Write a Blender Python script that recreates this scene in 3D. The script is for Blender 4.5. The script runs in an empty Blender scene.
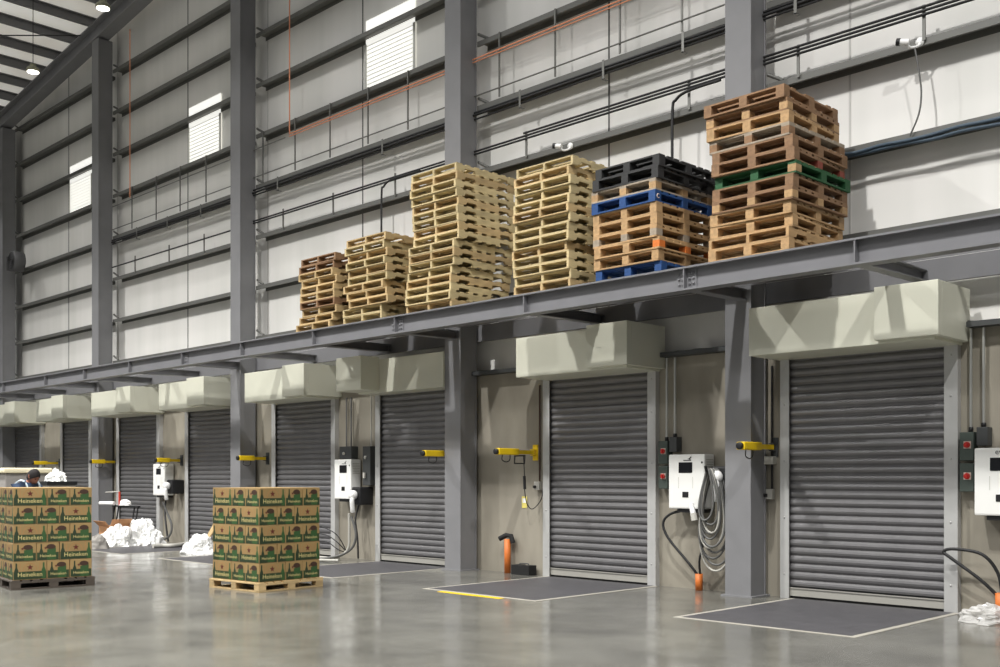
import bpy, bmesh, math, random
from mathutils import Vector, Matrix
random.seed(7)
SC = bpy.context.scene
COL = SC.collection
PI = math.pi

# ------------------------------------------------------------------ camera and survey
F = 1055.0
TH = math.atan2(1, 1.0047)
S, C = math.sin(TH), math.cos(TH)
VH, CH, CY = 477.0, 1.5, 11.87          # horizon row, eye height, distance eye - dock wall


def at(u, v, y):
    """point on the vertical plane at depth y seen in the photograph at (u, v) -> x, z"""
    D = CY + y
    r = (u - 500) / F
    x = (r * C * D - S * D) / (C + r * S)
    d = -S * x + C * D
    return x, CH + (VH - v) / F * d


def X(u, y):
    return at(u, 300, y)[0]


cam = bpy.data.cameras.new('camera')
cam.sensor_width = 36
cam.lens = F / 1000 * 36
cam.shift_y = (VH - 333.5) / 1000
cam.clip_end = 200
camo = bpy.data.objects.new('camera', cam)
camo.location = (0, -CY, CH)
camo.rotation_euler = (PI / 2, 0, TH)
COL.objects.link(camo)
SC.camera = camo

# ------------------------------------------------------------------ materials
MATS = {}


def lin(c):
    return tuple(((x / 255) / 12.92 if x / 255 <= 0.04045 else ((x / 255 + 0.055) / 1.055) ** 2.4) for x in c)


def mat(name, rgb, rough=0.6, metal=0.0, var=0.0, scale=6.0, stretch=(1, 1, 1), bump=0.0, bscale=60.0, rnd=0.0,
        spec=0.5, emit=0.0, coat=0.0):
    m = bpy.data.materials.new(name)
    m.use_nodes = True
    nt = m.node_tree
    b = nt.nodes['Principled BSDF']
    c = lin(rgb)
    b.inputs['Base Color'].default_value = (*c, 1)
    b.inputs['Roughness'].default_value = rough
    b.inputs['Metallic'].default_value = metal
    b.inputs['Specular IOR Level'].default_value = spec
    if coat:
        b.inputs['Coat Weight'].default_value = coat
    tc = nt.nodes.new('ShaderNodeTexCoord')
    mp = nt.nodes.new('ShaderNodeMapping')
    mp.inputs['Scale'].default_value = stretch
    nt.links.new(tc.outputs['Object'], mp.inputs['Vector'])
    src = None
    if var:
        n = nt.nodes.new('ShaderNodeTexNoise')
        n.inputs['Scale'].default_value = scale
        n.inputs['Detail'].default_value = 6
        nt.links.new(mp.outputs[0], n.inputs['Vector'])
        r = nt.nodes.new('ShaderNodeValToRGB')
        r.color_ramp.elements[0].position = 0.3
        r.color_ramp.elements[1].position = 0.7
        r.color_ramp.elements[0].color = (*[max(0, x * (1 - var)) for x in c], 1)
        r.color_ramp.elements[1].color = (*[min(1, x * (1 + var)) for x in c], 1)
        nt.links.new(n.outputs['Fac'], r.inputs['Fac'])
        src = r.outputs['Color']
    if rnd:
        oi = nt.nodes.new('ShaderNodeObjectInfo')
        hs = nt.nodes.new('ShaderNodeHueSaturation')
        mr = nt.nodes.new('ShaderNodeMapRange')
        mr.inputs['To Min'].default_value = 1 - rnd
        mr.inputs['To Max'].default_value = 1 + rnd
        nt.links.new(oi.outputs['Random'], mr.inputs['Value'])
        nt.links.new(mr.outputs[0], hs.inputs['Value'])
        if src:
            nt.links.new(src, hs.inputs['Color'])
        else:
            hs.inputs['Color'].default_value = (*c, 1)
        src = hs.outputs['Color']
    if src:
        nt.links.new(src, b.inputs['Base Color'])
    if bump:
        n2 = nt.nodes.new('ShaderNodeTexNoise')
        n2.inputs['Scale'].default_value = bscale
        n2.inputs['Detail'].default_value = 4
        nt.links.new(mp.outputs[0], n2.inputs['Vector'])
        bp = nt.nodes.new('ShaderNodeBump')
        bp.inputs['Strength'].default_value = bump
        bp.inputs['Distance'].default_value = 0.01
        nt.links.new(n2.outputs['Fac'], bp.inputs['Height'])
        nt.links.new(bp.outputs[0], b.inputs['Normal'])
    if emit:
        b.inputs['Emission Color'].default_value = (*c, 1)
        b.inputs['Emission Strength'].default_value = emit
    MATS[name] = m
    return m


mat('steel_paint', (126, 126, 128), 0.5, 0.0, 0.05, 3)
mat('girt_steel', (104, 104, 100), 0.5, 0.2, 0.08, 3, (0.3, 1, 1))
mat('beam_paint', (112, 112, 115), 0.5, 0.0, 0.06, 3)
mat('panel_seam', (92, 92, 90), 0.6)
mat('seam_pale', (196, 194, 190), 0.6)
mat('galvanised', (182, 182, 180), 0.42, 0.15, 0.06, 5)
mat('slat_metal', (122, 121, 122), 0.38, 0.55, 0.05, 4, (1, 1, 0.2))
mat('bottom_bar_metal', (176, 174, 166), 0.45, 0.3)
mat('hood_cream', (206, 206, 190), 0.5, 0.0, 0.02, 2)
mat('cable_black', (30, 30, 31), 0.55)
mat('cable_grey', (98, 98, 96), 0.5)
mat('cable_pale', (178, 176, 168), 0.5)
mat('cable_blue', (62, 78, 92), 0.6)
mat('conduit_metal', (120, 120, 116), 0.4, 0.4)
mat('conduit_silver', (196, 196, 190), 0.3, 0.7)
mat('orange_pipe', (238, 160, 120), 0.5)
mat('orange_plastic', (206, 112, 46), 0.55)
mat('yellow_paint', (226, 190, 16), 0.5, 0.0, 0.06, 8)
mat('yellow_tag', (220, 205, 110), 0.6)
mat('white_enclosure', (236, 236, 232), 0.4)
mat('white_plastic', (238, 238, 236), 0.5)
mat('black_plastic', (22, 22, 24), 0.5)
mat('screen_glass', (14, 15, 20), 0.15)
mat('dark_grey_plastic', (64, 66, 66), 0.55)
mat('box_green_grey', (66, 76, 70), 0.55)
mat('button_red', (190, 34, 26), 0.45)
mat('button_white', (210, 190, 178), 0.5)
mat('outlet_grey', (190, 188, 180), 0.5)
mat('rubber_black', (20, 20, 20), 0.8)
mat('lamp_shell', (150, 150, 130), 0.5, 0.4)
mat('lamp_lens', (255, 252, 240), 0.5, emit=6.0)
mat('louver_white', (205, 205, 200), 0.5)
mat('louver_daylight', (255, 254, 248), 0.5, emit=0.75)
mat('wood_pale', (184, 167, 126), 0.75, 0, 0.2, 7, (3, 0.5, 3), 0.15, 40, 0.16)
mat('wood_fresh', (178, 154, 112), 0.75, 0, 0.2, 7, (3, 0.5, 3), 0.15, 40, 0.16)
mat('wood_tan', (170, 138, 98), 0.75, 0, 0.22, 7, (3, 0.5, 3), 0.15, 40, 0.12)
mat('wood_brown', (130, 100, 72), 0.75, 0, 0.2, 7, (3, 0.5, 3), 0.15, 40, 0.12)
mat('wood_grey', (150, 138, 122), 0.8, 0, 0.18, 7, (3, 0.5, 3), 0.15, 40, 0.1)
mat('wood_black', (42, 42, 42), 0.7, 0, 0.15, 7, (3, 0.5, 3))
mat('wood_blue', (26, 66, 118), 0.7, 0, 0.15, 7, (3, 0.5, 3))
mat('wood_green', (30, 80, 44), 0.7, 0, 0.15, 7, (3, 0.5, 3))
mat('wood_orange', (206, 112, 44), 0.7, 0, 0.15, 7, (3, 0.5, 3))
mat('wood_red', (132, 62, 48), 0.7, 0, 0.15, 7, (3, 0.5, 3))
mat('wood_dark', (74, 66, 58), 0.8, 0, 0.2, 7, (3, 0.5, 3))
mat('kraft', (150, 124, 80), 0.7, 0, 0.06, 9, rnd=0.06)
mat('print_green', (42, 62, 32), 0.6, 0, 0.12, 14)
mat('print_dark_green', (36, 52, 30), 0.6)
mat('print_bottle', (48, 82, 42), 0.55)
mat('print_brown', (62, 40, 28), 0.6)
mat('print_star', (92, 36, 24), 0.6)
mat('print_tan', (206, 190, 130), 0.65)
mat('print_arc', (160, 118, 72), 0.65)
mat('skin', (150, 100, 80), 0.55)
mat('hair_dark', (22, 17, 16), 0.85)
mat('trousers_dark', (44, 48, 60), 0.8)
mat('vest_blue', (64, 104, 150), 0.7)
mat('reflective_strip', (200, 214, 220), 0.4)
mat('shirt_blue', (48, 66, 92), 0.8)
mat('bin_grey', (142, 138, 134), 0.6)
mat('lid_cream', (232, 222, 190), 0.5)
mat('cardboard', (186, 138, 98), 0.75)
mat('wrap_white', (236, 236, 234), 0.45, 0, 0.02, 5)
mat('sack_grey', (150, 146, 140), 0.7)
mat('red_metal', (190, 60, 40), 0.5)
mat('plate_dark', (78, 77, 80), 0.5, 0.1, 0.12, 5, bump=0.5, bscale=70)
mat('curb_concrete', (164, 160, 150), 0.6, 0, 0.08, 4)
mat('purlin_dark', (122, 122, 124), 0.55, 0.1)
mat('side_wall_dark', (96, 98, 102), 0.6)
mat('fan_grey', (86, 86, 88), 0.5)


def special_materials():
    # ribbed off-white sandwich panel
    m = bpy.data.materials.new('ribbed_panel')
    m.use_nodes = True
    nt = m.node_tree
    b = nt.nodes['Principled BSDF']
    b.inputs['Roughness'].default_value = 0.5
    tc = nt.nodes.new('ShaderNodeTexCoord')
    wv = nt.nodes.new('ShaderNodeTexWave')
    wv.wave_type = 'BANDS'
    wv.bands_direction = 'X'
    wv.inputs['Scale'].default_value = 5.2
    nt.links.new(tc.outputs['Object'], wv.inputs['Vector'])
    bp = nt.nodes.new('ShaderNodeBump')
    bp.inputs['Strength'].default_value = 0.06
    bp.inputs['Distance'].default_value = 0.004
    nt.links.new(wv.outputs['Fac'], bp.inputs['Height'])
    nt.links.new(bp.outputs[0], b.inputs['Normal'])
    mp = nt.nodes.new('ShaderNodeMapping')
    mp.inputs['Scale'].default_value = (0.7, 1, 0.05)
    nt.links.new(tc.outputs['Object'], mp.inputs['Vector'])
    n = nt.nodes.new('ShaderNodeTexNoise')
    n.inputs['Scale'].default_value = 2.0
    n.inputs['Detail'].default_value = 3
    nt.links.new(mp.outputs[0], n.inputs['Vector'])
    r = nt.nodes.new('ShaderNodeValToRGB')
    r.color_ramp.elements[0].position = 0.35
    r.color_ramp.elements[1].position = 0.65
    r.color_ramp.elements[0].color = (*lin((222, 221, 216)), 1)
    r.color_ramp.elements[1].color = (*lin((234, 232, 228)), 1)
    nt.links.new(n.outputs['Fac'], r.inputs['Fac'])
    nt.links.new(r.outputs[0], b.inputs['Base Color'])
    MATS['ribbed_panel'] = m
    # cast concrete wall with stains
    m = bpy.data.materials.new('cast_concrete')
    m.use_nodes = True
    nt = m.node_tree
    b = nt.nodes['Principled BSDF']
    b.inputs['Roughness'].default_value = 0.75
    tc = nt.nodes.new('ShaderNodeTexCoord')
    mp = nt.nodes.new('ShaderNodeMapping')
    mp.inputs['Scale'].default_value = (1, 1, 0.35)
    nt.links.new(tc.outputs['Object'], mp.inputs['Vector'])
    n = nt.nodes.new('ShaderNodeTexNoise')
    n.inputs['Scale'].default_value = 1.6
    n.inputs['Detail'].default_value = 8
    nt.links.new(mp.outputs[0], n.inputs['Vector'])
    r = nt.nodes.new('ShaderNodeValToRGB')
    r.color_ramp.elements[0].position = 0.3
    r.color_ramp.elements[1].position = 0.7
    r.color_ramp.elements[0].color = (*lin((126, 120, 108)), 1)
    r.color_ramp.elements[1].color = (*lin((158, 152, 138)), 1)
    nt.links.new(n.outputs['Fac'], r.inputs['Fac'])
    nt.links.new(r.outputs[0], b.inputs['Base Color'])
    MATS['cast_concrete'] = m
    # polished concrete floor
    m = bpy.data.materials.new('polished_concrete')
    m.use_nodes = True
    nt = m.node_tree
    b = nt.nodes['Principled BSDF']
    tc = nt.nodes.new('ShaderNodeTexCoord')
    n = nt.nodes.new('ShaderNodeTexNoise')
    n.inputs['Scale'].default_value = 0.9
    n.inputs['Detail'].default_value = 9
    n.inputs['Roughness'].default_value = 0.62
    nt.links.new(tc.outputs['Object'], n.inputs['Vector'])
    r = nt.nodes.new('ShaderNodeValToRGB')
    r.color_ramp.elements[0].position = 0.32
    r.color_ramp.elements[1].position = 0.68
    r.color_ramp.elements[0].color = (*lin((86, 85, 80)), 1)
    r.color_ramp.elements[1].color = (*lin((118, 117, 110)), 1)
    nt.links.new(n.outputs['Fac'], r.inputs['Fac'])
    nt.links.new(r.outputs[0], b.inputs['Base Color'])
    n2 = nt.nodes.new('ShaderNodeTexNoise')
    n2.inputs['Scale'].default_value = 1.7
    n2.inputs['Detail'].default_value = 5
    nt.links.new(tc.outputs['Object'], n2.inputs['Vector'])
    mr = nt.nodes.new('ShaderNodeMapRange')
    mr.inputs['From Min'].default_value = 0.3
    mr.inputs['From Max'].default_value = 0.7
    mr.inputs['To Min'].default_value = 0.10
    mr.inputs['To Max'].default_value = 0.24
    nt.links.new(n2.outputs['Fac'], mr.inputs['Value'])
    nt.links.new(mr.outputs[0], b.inputs['Roughness'])
    n3 = nt.nodes.new('ShaderNodeTexNoise')
    n3.inputs['Scale'].default_value = 3.0
    n3.inputs['Detail'].default_value = 2
    nt.links.new(tc.outputs['Object'], n3.inputs['Vector'])
    bp = nt.nodes.new('ShaderNodeBump')
    bp.inputs['Strength'].default_value = 0.05
    bp.inputs['Distance'].default_value = 0.02
    nt.links.new(n3.outputs['Fac'], bp.inputs['Height'])
    nt.links.new(bp.outputs[0], b.inputs['Normal'])
    MATS['polished_concrete'] = m
    # translucent / white roof sheeting lit by the sky
    m = bpy.data.materials.new('roof_sheet')
    m.use_nodes = True
    nt = m.node_tree
    b = nt.nodes['Principled BSDF']
    b.inputs['Roughness'].default_value = 0.6
    tc = nt.nodes.new('ShaderNodeTexCoord')
    n = nt.nodes.new('ShaderNodeTexNoise')
    n.inputs['Scale'].default_value = 0.35
    nt.links.new(tc.outputs['Object'], n.inputs['Vector'])
    r = nt.nodes.new('ShaderNodeValToRGB')
    r.color_ramp.elements[0].position = 0.35
    r.color_ramp.elements[1].position = 0.65
    r.color_ramp.elements[0].color = (*lin((205, 200, 190)), 1)
    r.color_ramp.elements[1].color = (*lin((238, 238, 232)), 1)
    nt.links.new(n.outputs['Fac'], r.inputs['Fac'])
    nt.links.new(r.outputs[0], b.inputs['Base Color'])
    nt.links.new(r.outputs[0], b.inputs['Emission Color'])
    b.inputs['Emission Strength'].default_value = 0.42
    MATS['roof_sheet'] = m
    # thin clear stretch film
    m = bpy.data.materials.new('clear_film')
    m.use_nodes = True
    b = m.node_tree.nodes['Principled BSDF']
    b.inputs['Base Color'].default_value = (0.85, 0.84, 0.82, 1)
    b.inputs['Roughness'].default_value = 0.2
    b.inputs['Alpha'].default_value = 0.45
    MATS['clear_film'] = m


special_materials()


# ------------------------------------------------------------------ mesh builder
class MB:
    def __init__(self):
        self.v, self.f, self.m, self.s = [], [], [], []
        self.names = []

    def mi(self, m):
        if m not in self.names:
            self.names.append(m)
        return self.names.index(m)

    def add(self, verts, faces, m=None, smooth=False):
        o = len(self.v)
        self.v += [tuple(p) for p in verts]
        k = self.mi(m) if m else 0
        for f in faces:
            self.f.append([i + o for i in f])
            self.m.append(k)
            self.s.append(smooth)

    def box(self, x0, x1, y0, y1, z0, z1, m=None):
        x0, x1 = min(x0, x1), max(x0, x1)
        y0, y1 = min(y0, y1), max(y0, y1)
        z0, z1 = min(z0, z1), max(z0, z1)
        v = [(x0, y0, z0), (x1, y0, z0), (x1, y1, z0), (x0, y1, z0), (x0, y0, z1), (x1, y0, z1), (x1, y1, z1), (x0, y1, z1)]
        self.add(v, [(0, 3, 2, 1), (4, 5, 6, 7), (0, 1, 5, 4), (1, 2, 6, 5), (2, 3, 7, 6), (3, 0, 4, 7)], m)

    def cbox(self, x0, x1, y0, y1, z0, z1, c, m=None):
        """box with chamfered edges"""
        x0, x1 = min(x0, x1), max(x0, x1)
        y0, y1 = min(y0, y1), max(y0, y1)
        z0, z1 = min(z0, z1), max(z0, z1)
        bm = bmesh.new()
        vs = [bm.verts.new(p) for p in [(x0, y0, z0), (x1, y0, z0), (x1, y1, z0), (x0, y1, z0), (x0, y0, z1), (x1, y0, z1), (x1, y1, z1), (x0, y1, z1)]]
        for f in [(0, 3, 2, 1), (4, 5, 6, 7), (0, 1, 5, 4), (1, 2, 6, 5), (2, 3, 7, 6), (3, 0, 4, 7)]:
            bm.faces.new([vs[i] for i in f])
        bmesh.ops.bevel(bm, geom=bm.edges[:], offset=c, segments=2, profile=0.6, affect='EDGES')
        bm.verts.index_update()
        self.add([v.co[:] for v in bm.verts], [[v.index for v in f.verts] for f in bm.faces], m)
        bm.free()

    def prism(self, poly, a0, a1, axis='y', m=None):
        """extrude a 2-D polygon; axis = extrusion axis (poly in the other two, in xyz order)"""
        n = len(poly)

        def pt(p, a):
            if axis == 'x':
                return (a, p[0], p[1])
            if axis == 'y':
                return (p[0], a, p[1])
            return (p[0], p[1], a)
        v = [pt(p, a0) for p in poly] + [pt(p, a1) for p in poly]
        f = [tuple(range(n)), tuple(range(2 * n - 1, n - 1, -1))]
        for i in range(n):
            j = (i + 1) % n
            f.append((i, i + n, j + n, j))
        self.add(v, f, m)

    def tube(self, pts, r, n=8, m=None, cap=True, taper=None):
        P = [Vector(p) for p in pts]
        rings = []
        up = None
        for i, p in enumerate(P):
            t = (P[min(i + 1, len(P) - 1)] - P[max(i - 1, 0)])
            if t.length < 1e-9:
                t = Vector((0, 0, 1))
            t.normalize()
            if up is None:
                a = Vector((0, 0, 1)) if abs(t.z) < 0.9 else Vector((1, 0, 0))
                up = (a - t * a.dot(t)).normalized()
            else:
                up = up - t * up.dot(t)
                if up.length < 1e-6:
                    up = t.orthogonal()
                up.normalize()
            sd = t.cross(up)
            rr = r if taper is None else taper[i]
            rings.append([p + (up * math.cos(2 * PI * k / n) + sd * math.sin(2 * PI * k / n)) * rr for k in range(n)])
        v = [q for R in rings for q in R]
        f = []
        for i in range(len(P) - 1):
            for k in range(n):
                a, b = i * n + k, i * n + (k + 1) % n
                f.append((a, b, b + n, a + n))
        self.add(v, f, m, True)
        if cap:
            o = (len(P) - 1) * n
            self.add(rings[0], [tuple(range(n - 1, -1, -1))], m)
            self.add(rings[-1], [tuple(range(n))], m)

    def lathe(self, prof, c, n=20, m=None, axis='z'):
        v, f = [], []
        for (r, h) in prof:
            for k in range(n):
                a = 2 * PI * k / n
                p = (r * math.cos(a), r * math.sin(a), h)
                if axis == 'x':
                    p = (p[2], p[0], p[1])
                if axis == 'y':
                    p = (p[0], p[2], p[1])
                v.append((p[0] + c[0], p[1] + c[1], p[2] + c[2]))
        for i in range(len(prof) - 1):
            for k in range(n):
                a, b = i * n + k, i * n + (k + 1) % n
                f.append((a, b, b + n, a + n))
        f.append(tuple(range(n - 1, -1, -1)))
        f.append(tuple(range((len(prof) - 1) * n, len(prof) * n)))
        self.add(v, f, m, True)

    def mesh(self, name, m=None):
        me = bpy.data.meshes.new(name)
        me.from_pydata(self.v, [], self.f)
        names = self.names or ([m] if m else [])
        if m and not self.names:
            names = [m]
        for q in names:
            me.materials.append(MATS[q])
        for i, p in enumerate(me.polygons):
            p.material_index = self.m[i] if self.names else 0
            p.use_smooth = self.s[i]
        bm = bmesh.new()
        bm.from_mesh(me)
        bmesh.ops.recalc_face_normals(bm, faces=bm.faces[:])
        bm.to_mesh(me)
        bm.free()
        me.update()
        return me

    def build(self, name, m=None, parent=None):
        o = bpy.data.objects.new(name, self.mesh(name, m))
        COL.objects.link(o)
        if parent is not None:
            o.parent = parent
            o.matrix_parent_inverse = Matrix.Translation(parent.location).inverted() if parent.type == 'EMPTY' and parent.get('_abs') else Matrix()
        return o


def smooth_path(pts, k=6):
    P = [Vector(p) for p in pts]
    out = []
    for i in range(len(P) - 1):
        p0, p1, p2, p3 = P[max(i - 1, 0)], P[i], P[i + 1], P[min(i + 2, len(P) - 1)]
        for j in range(k):
            t = j / k
            out.append(0.5 * ((2 * p1) + (-p0 + p2) * t + (2 * p0 - 5 * p1 + 4 * p2 - p3) * t * t + (-p0 + 3 * p1 - 3 * p2 + p3) * t ** 3))
    out.append(P[-1])
    return out


def tag(o, label=None, cat=None, group=None, kind=None):
    if label:
        o['label'] = label
    if cat:
        o['category'] = cat
    if group:
        o['group'] = group
    if kind:
        o['kind'] = kind
    return o


def empty(name, loc, label, cat, group=None, kind=None, absolute=True):
    """Empty at the base of a thing; parts of an absolute one are built in world coordinates"""
    o = bpy.data.objects.new(name, None)
    o.empty_display_size = 0.2
    o.location = loc
    COL.objects.link(o)
    if absolute:
        o['_abs'] = 1
    return tag(o, label, cat, group, kind)


def copy_tree(o, parent=None):
    c = o.copy()
    COL.objects.link(c)
    if parent is not None:
        c.parent = parent
    for ch in list(o.children):
        copy_tree(ch, c)
    return c


TEXT_CACHE = {}


def text_mesh(s, size):
    """outline of a word as flat faces centred at the origin of the x-z plane"""
    if (s, size) in TEXT_CACHE:
        return TEXT_CACHE[(s, size)]
    cu = bpy.data.curves.new('word', 'FONT')
    cu.body = s
    cu.size = size
    cu.align_x = 'CENTER'
    cu.resolution_u = 2
    o = bpy.data.objects.new('word', cu)
    COL.objects.link(o)
    bpy.context.view_layer.update()
    me = bpy.data.meshes.new_from_object(o.evaluated_get(bpy.context.evaluated_depsgraph_get()))
    v = [(p.co.x, p.co.y) for p in me.vertices]
    f = [tuple(p.vertices) for p in me.polygons]
    bpy.data.objects.remove(o)
    bpy.data.curves.remove(cu)
    bpy.data.meshes.remove(me)
    TEXT_CACHE[(s, size)] = (v, f)
    return v, f


# ================================================================== THE SETTING
ORD = ['zeroth', 'first', 'second', 'third', 'fourth', 'fifth', 'sixth', 'seventh', 'eighth', 'ninth', 'tenth', 'eleventh',
       'twelfth', 'thirteenth', 'fourteenth', 'fifteenth', 'sixteenth', 'seventeenth', 'eighteenth']

b = MB()
b.box(-34, 6, -30, 0.25, -0.2, 0)
tag(b.build('floor', 'polished_concrete'), 'glossy polished grey concrete warehouse floor', 'floor', kind='structure')

# lower cast concrete wall, upper ribbed panel wall
b = MB()
b.box(-33, 4, 0, 0.2, 0, 3.17)
tag(b.build('wall_dock', 'cast_concrete'), 'bare concrete lower wall between the dock doors', 'wall', kind='structure')
ROOF = lambda x: 11.96 + 0.115 * (x + 29)          # underside of the end rafter
b = MB()
seams = [-33, -31.9, -28.56, -25.62, -22.08, -18.78, -15.6, -12.9, -9.76, -6.02, -2.9, 4]
for x0, x1 in zip(seams, seams[1:]):
    b.prism([(x0 + 0.012, 3.17), (x1 - 0.012, 3.17), (x1 - 0.012, ROOF(x1) + 0.68), (x0 + 0.012, ROOF(x0) + 0.68)], 0.2, 0.26, 'y', 'ribbed_panel')
b.prism([(-33, 3.17), (4, 3.17), (4, ROOF(4) + 0.68), (-33, ROOF(-33) + 0.68)], 0.262, 0.3, 'y', 'panel_seam')
# narrow cover strips over the panel joints
for x in seams[1:-1]:
    b.box(x - 0.013, x + 0.013, 0.192, 0.2, 3.17, ROOF(x) + 0.6, 'panel_seam' if x in (-28.56, -22.08, -15.6, -9.76) else 'seam_pale')
tag(b.build('wall_upper'), 'off-white ribbed metal panel wall above the dock doors', 'wall', kind='structure')
b = MB()
b.box(-33.1, -32.95, -14, 0.3, 0, 13)
tag(b.build('wall_side', 'side_wall_dark'), 'dark grey side wall at the far corner', 'wall', kind='structure')

# ---------------------------------------------------------------- columns
LV = [4.345 + 1.035 * k for k in range(9)]
cols = [(-31.95, 0.62, 'dark grey steel corner column at the far end of the wall'),
        (-25.55, 0.40, 'grey steel column reaching the sloping rafter near the corner'),
        (-19.02, 0.40, 'tall grey steel column with bare wall panels on both its sides'),
        (-12.47, 0.40, 'tall grey steel column behind the tallest pale pallet stack'),
        (-7.20, 0.40, 'grey steel column beside the charger with coiled cables')]
for i, (cx, w, lab) in enumerate(cols):
    r = empty('steel_column', (cx, -0.22, 0), lab, 'column', 'steel wall columns', 'structure')
    hw = 0.185 if i else 0.3
    top = ROOF(cx) - 0.02
    b = MB()
    b.box(cx - hw, cx + hw, -0.42, -0.395, 0.02, top)
    b.box(cx - hw, cx + hw, -0.085, -0.06, 0.02, top)
    b.box(cx - hw + 0.012, cx - hw + 0.024, -0.395, -0.085, 0.02, top)
    b.box(cx + hw - 0.024, cx + hw - 0.012, -0.395, -0.085, 0.02, top)
    b.build('shaft', 'steel_paint', r)
    b = MB()
    b.box(cx - hw - 0.04, cx + hw + 0.04, -0.46, -0.03, 0, 0.02)
    b.build('base_plate', 'steel_paint', r)

# ---------------------------------------------------------------- girts
xs = [c[0] for c in cols] + [2.0]
bayname = ['far corner bay', 'second bay from the far corner', 'bay behind the short pallet stacks', 'bay behind the black-topped pallets', 'bay above the near dock door']
for bi in range(5):
    x0, x1 = xs[bi] + 0.19, xs[bi + 1] - 0.19
    for k, z in enumerate(LV):
        if z > ROOF(x0) + 0.02 or (bi == 4 and k > 4):
            continue
        b = MB()
        # C girt laid flat: web, front flange with lip, rear flange
        y0, y1 = -0.055, 0.185
        b.prism([(y0, z - 0.04), (y0 + 0.006, z - 0.04), (y0 + 0.006, z + 0.034), (y1 - 0.006, z + 0.034), (y1 - 0.006, z - 0.04),
                 (y1, z - 0.04), (y1, z + 0.04), (y0, z + 0.04)], x0, x1, 'x', 'girt_steel')
        b.box(x0, x1, y0 + 0.006, y0 + 0.03, z - 0.04, z - 0.034, 'girt_steel')
        g = b.build('wall_girt')
        tag(g, '%s girt up the wall in the %s' % (ORD[k + 1], bayname[bi]), 'girt', 'horizontal wall girts', 'structure')
        g['label'] = 'dark steel girt, %s rail up in the %s' % (ORD[k + 1], bayname[bi])
        b = MB()
        b.tube([(x0 + 0.003, -0.03, z + 0.17), (x0 + 0.20, 0.0, z + 0.055)], 0.024, 6)
        b.build('corner_brace', 'girt_steel', g)

# ---------------------------------------------------------------- rafter, purlins, roof
b = MB()
xr0, xr1 = -32.3, -14.0
yy0, yy1 = -0.40, -0.20
for (o0, o1, ya, yb) in ((0.0, 0.03, -0.44, -0.12), (0.41, 0.44, -0.44, -0.12), (0.03, 0.41, -0.30, -0.27)):
    P = []
    for y in (ya, yb):
        P += [(xr0, y, ROOF(xr0) + o0), (xr1, y, ROOF(xr1) + o0), (xr1, y, ROOF(xr1) + o1), (xr0, y, ROOF(xr0) + o1)]
    b.add(P, [(0, 1, 2, 3), (7, 6, 5, 4), (0, 4, 5, 1), (1, 5, 6, 2), (2, 6, 7, 3), (3, 7, 4, 0)])
tag(b.build('roof_rafter', 'steel_paint'), 'sloping grey steel rafter along the top of the wall', 'rafter', kind='structure')
pur_x = [-32.0, -31.0, -30.0, -29.0, -28.0, -26.95, -25.9, -24.8, -23.7, -22.6, -21.5, -20.4, -19.3]
for i, x in enumerate(pur_x):
    z = ROOF(x) + 0.46
    b = MB()
    b.prism([(x - 0.05, z), (x + 0.05, z), (x + 0.05, z + 0.012), (x - 0.036, z + 0.012), (x - 0.036, z + 0.22), (x + 0.05, z + 0.22), (x + 0.05, z + 0.235), (x - 0.05, z + 0.235)], -13, 0.15, 'y')
    tag(b.build('roof_purlin', 'purlin_dark'), 'dark roof purlin, %s one in from the far corner' % ORD[i + 1], 'purlin', 'roof purlins', 'structure')
b = MB()
P = []
for y in (-13, 0.3):
    P += [(-33, y, ROOF(-33) + 0.71), (-18.5, y, ROOF(-18.5) + 0.71), (-18.5, y, ROOF(-18.5) + 0.74), (-33, y, ROOF(-33) + 0.74)]
b.add(P, [(0, 1, 2, 3), (7, 6, 5, 4), (0, 4, 5, 1), (1, 5, 6, 2), (2, 6, 7, 3), (3, 7, 4, 0)])
tag(b.build('ceiling', 'roof_sheet'), 'pale daylit roof sheeting over the dark purlins', 'roof', kind='structure')
# thin tie rods under the purlins
for i, y in enumerate((-2.9, -4.4)):
    b = MB()
    b.tube([(-32.4, y, ROOF(-32.4) + 0.50), (-20, y, ROOF(-20) + 0.50)], 0.016, 6)
    tag(b.build('sag_rod', 'cable_black'), ['thin dark rod crossing the purlins near the wall', 'thin dark rod crossing the purlins further from the wall'][i], 'rod', 'roof rods', 'structure')
b = MB()
b.tube([(-26.3, -0.46, ROOF(-26.3) + 0.38), (-30.6, -6.2, ROOF(-30.6) + 0.44)], 0.016, 6)
tag(b.build('brace_rod', 'cable_black'), 'thin diagonal brace rod from the rafter under the roof', 'rod', kind='structure')

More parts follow.
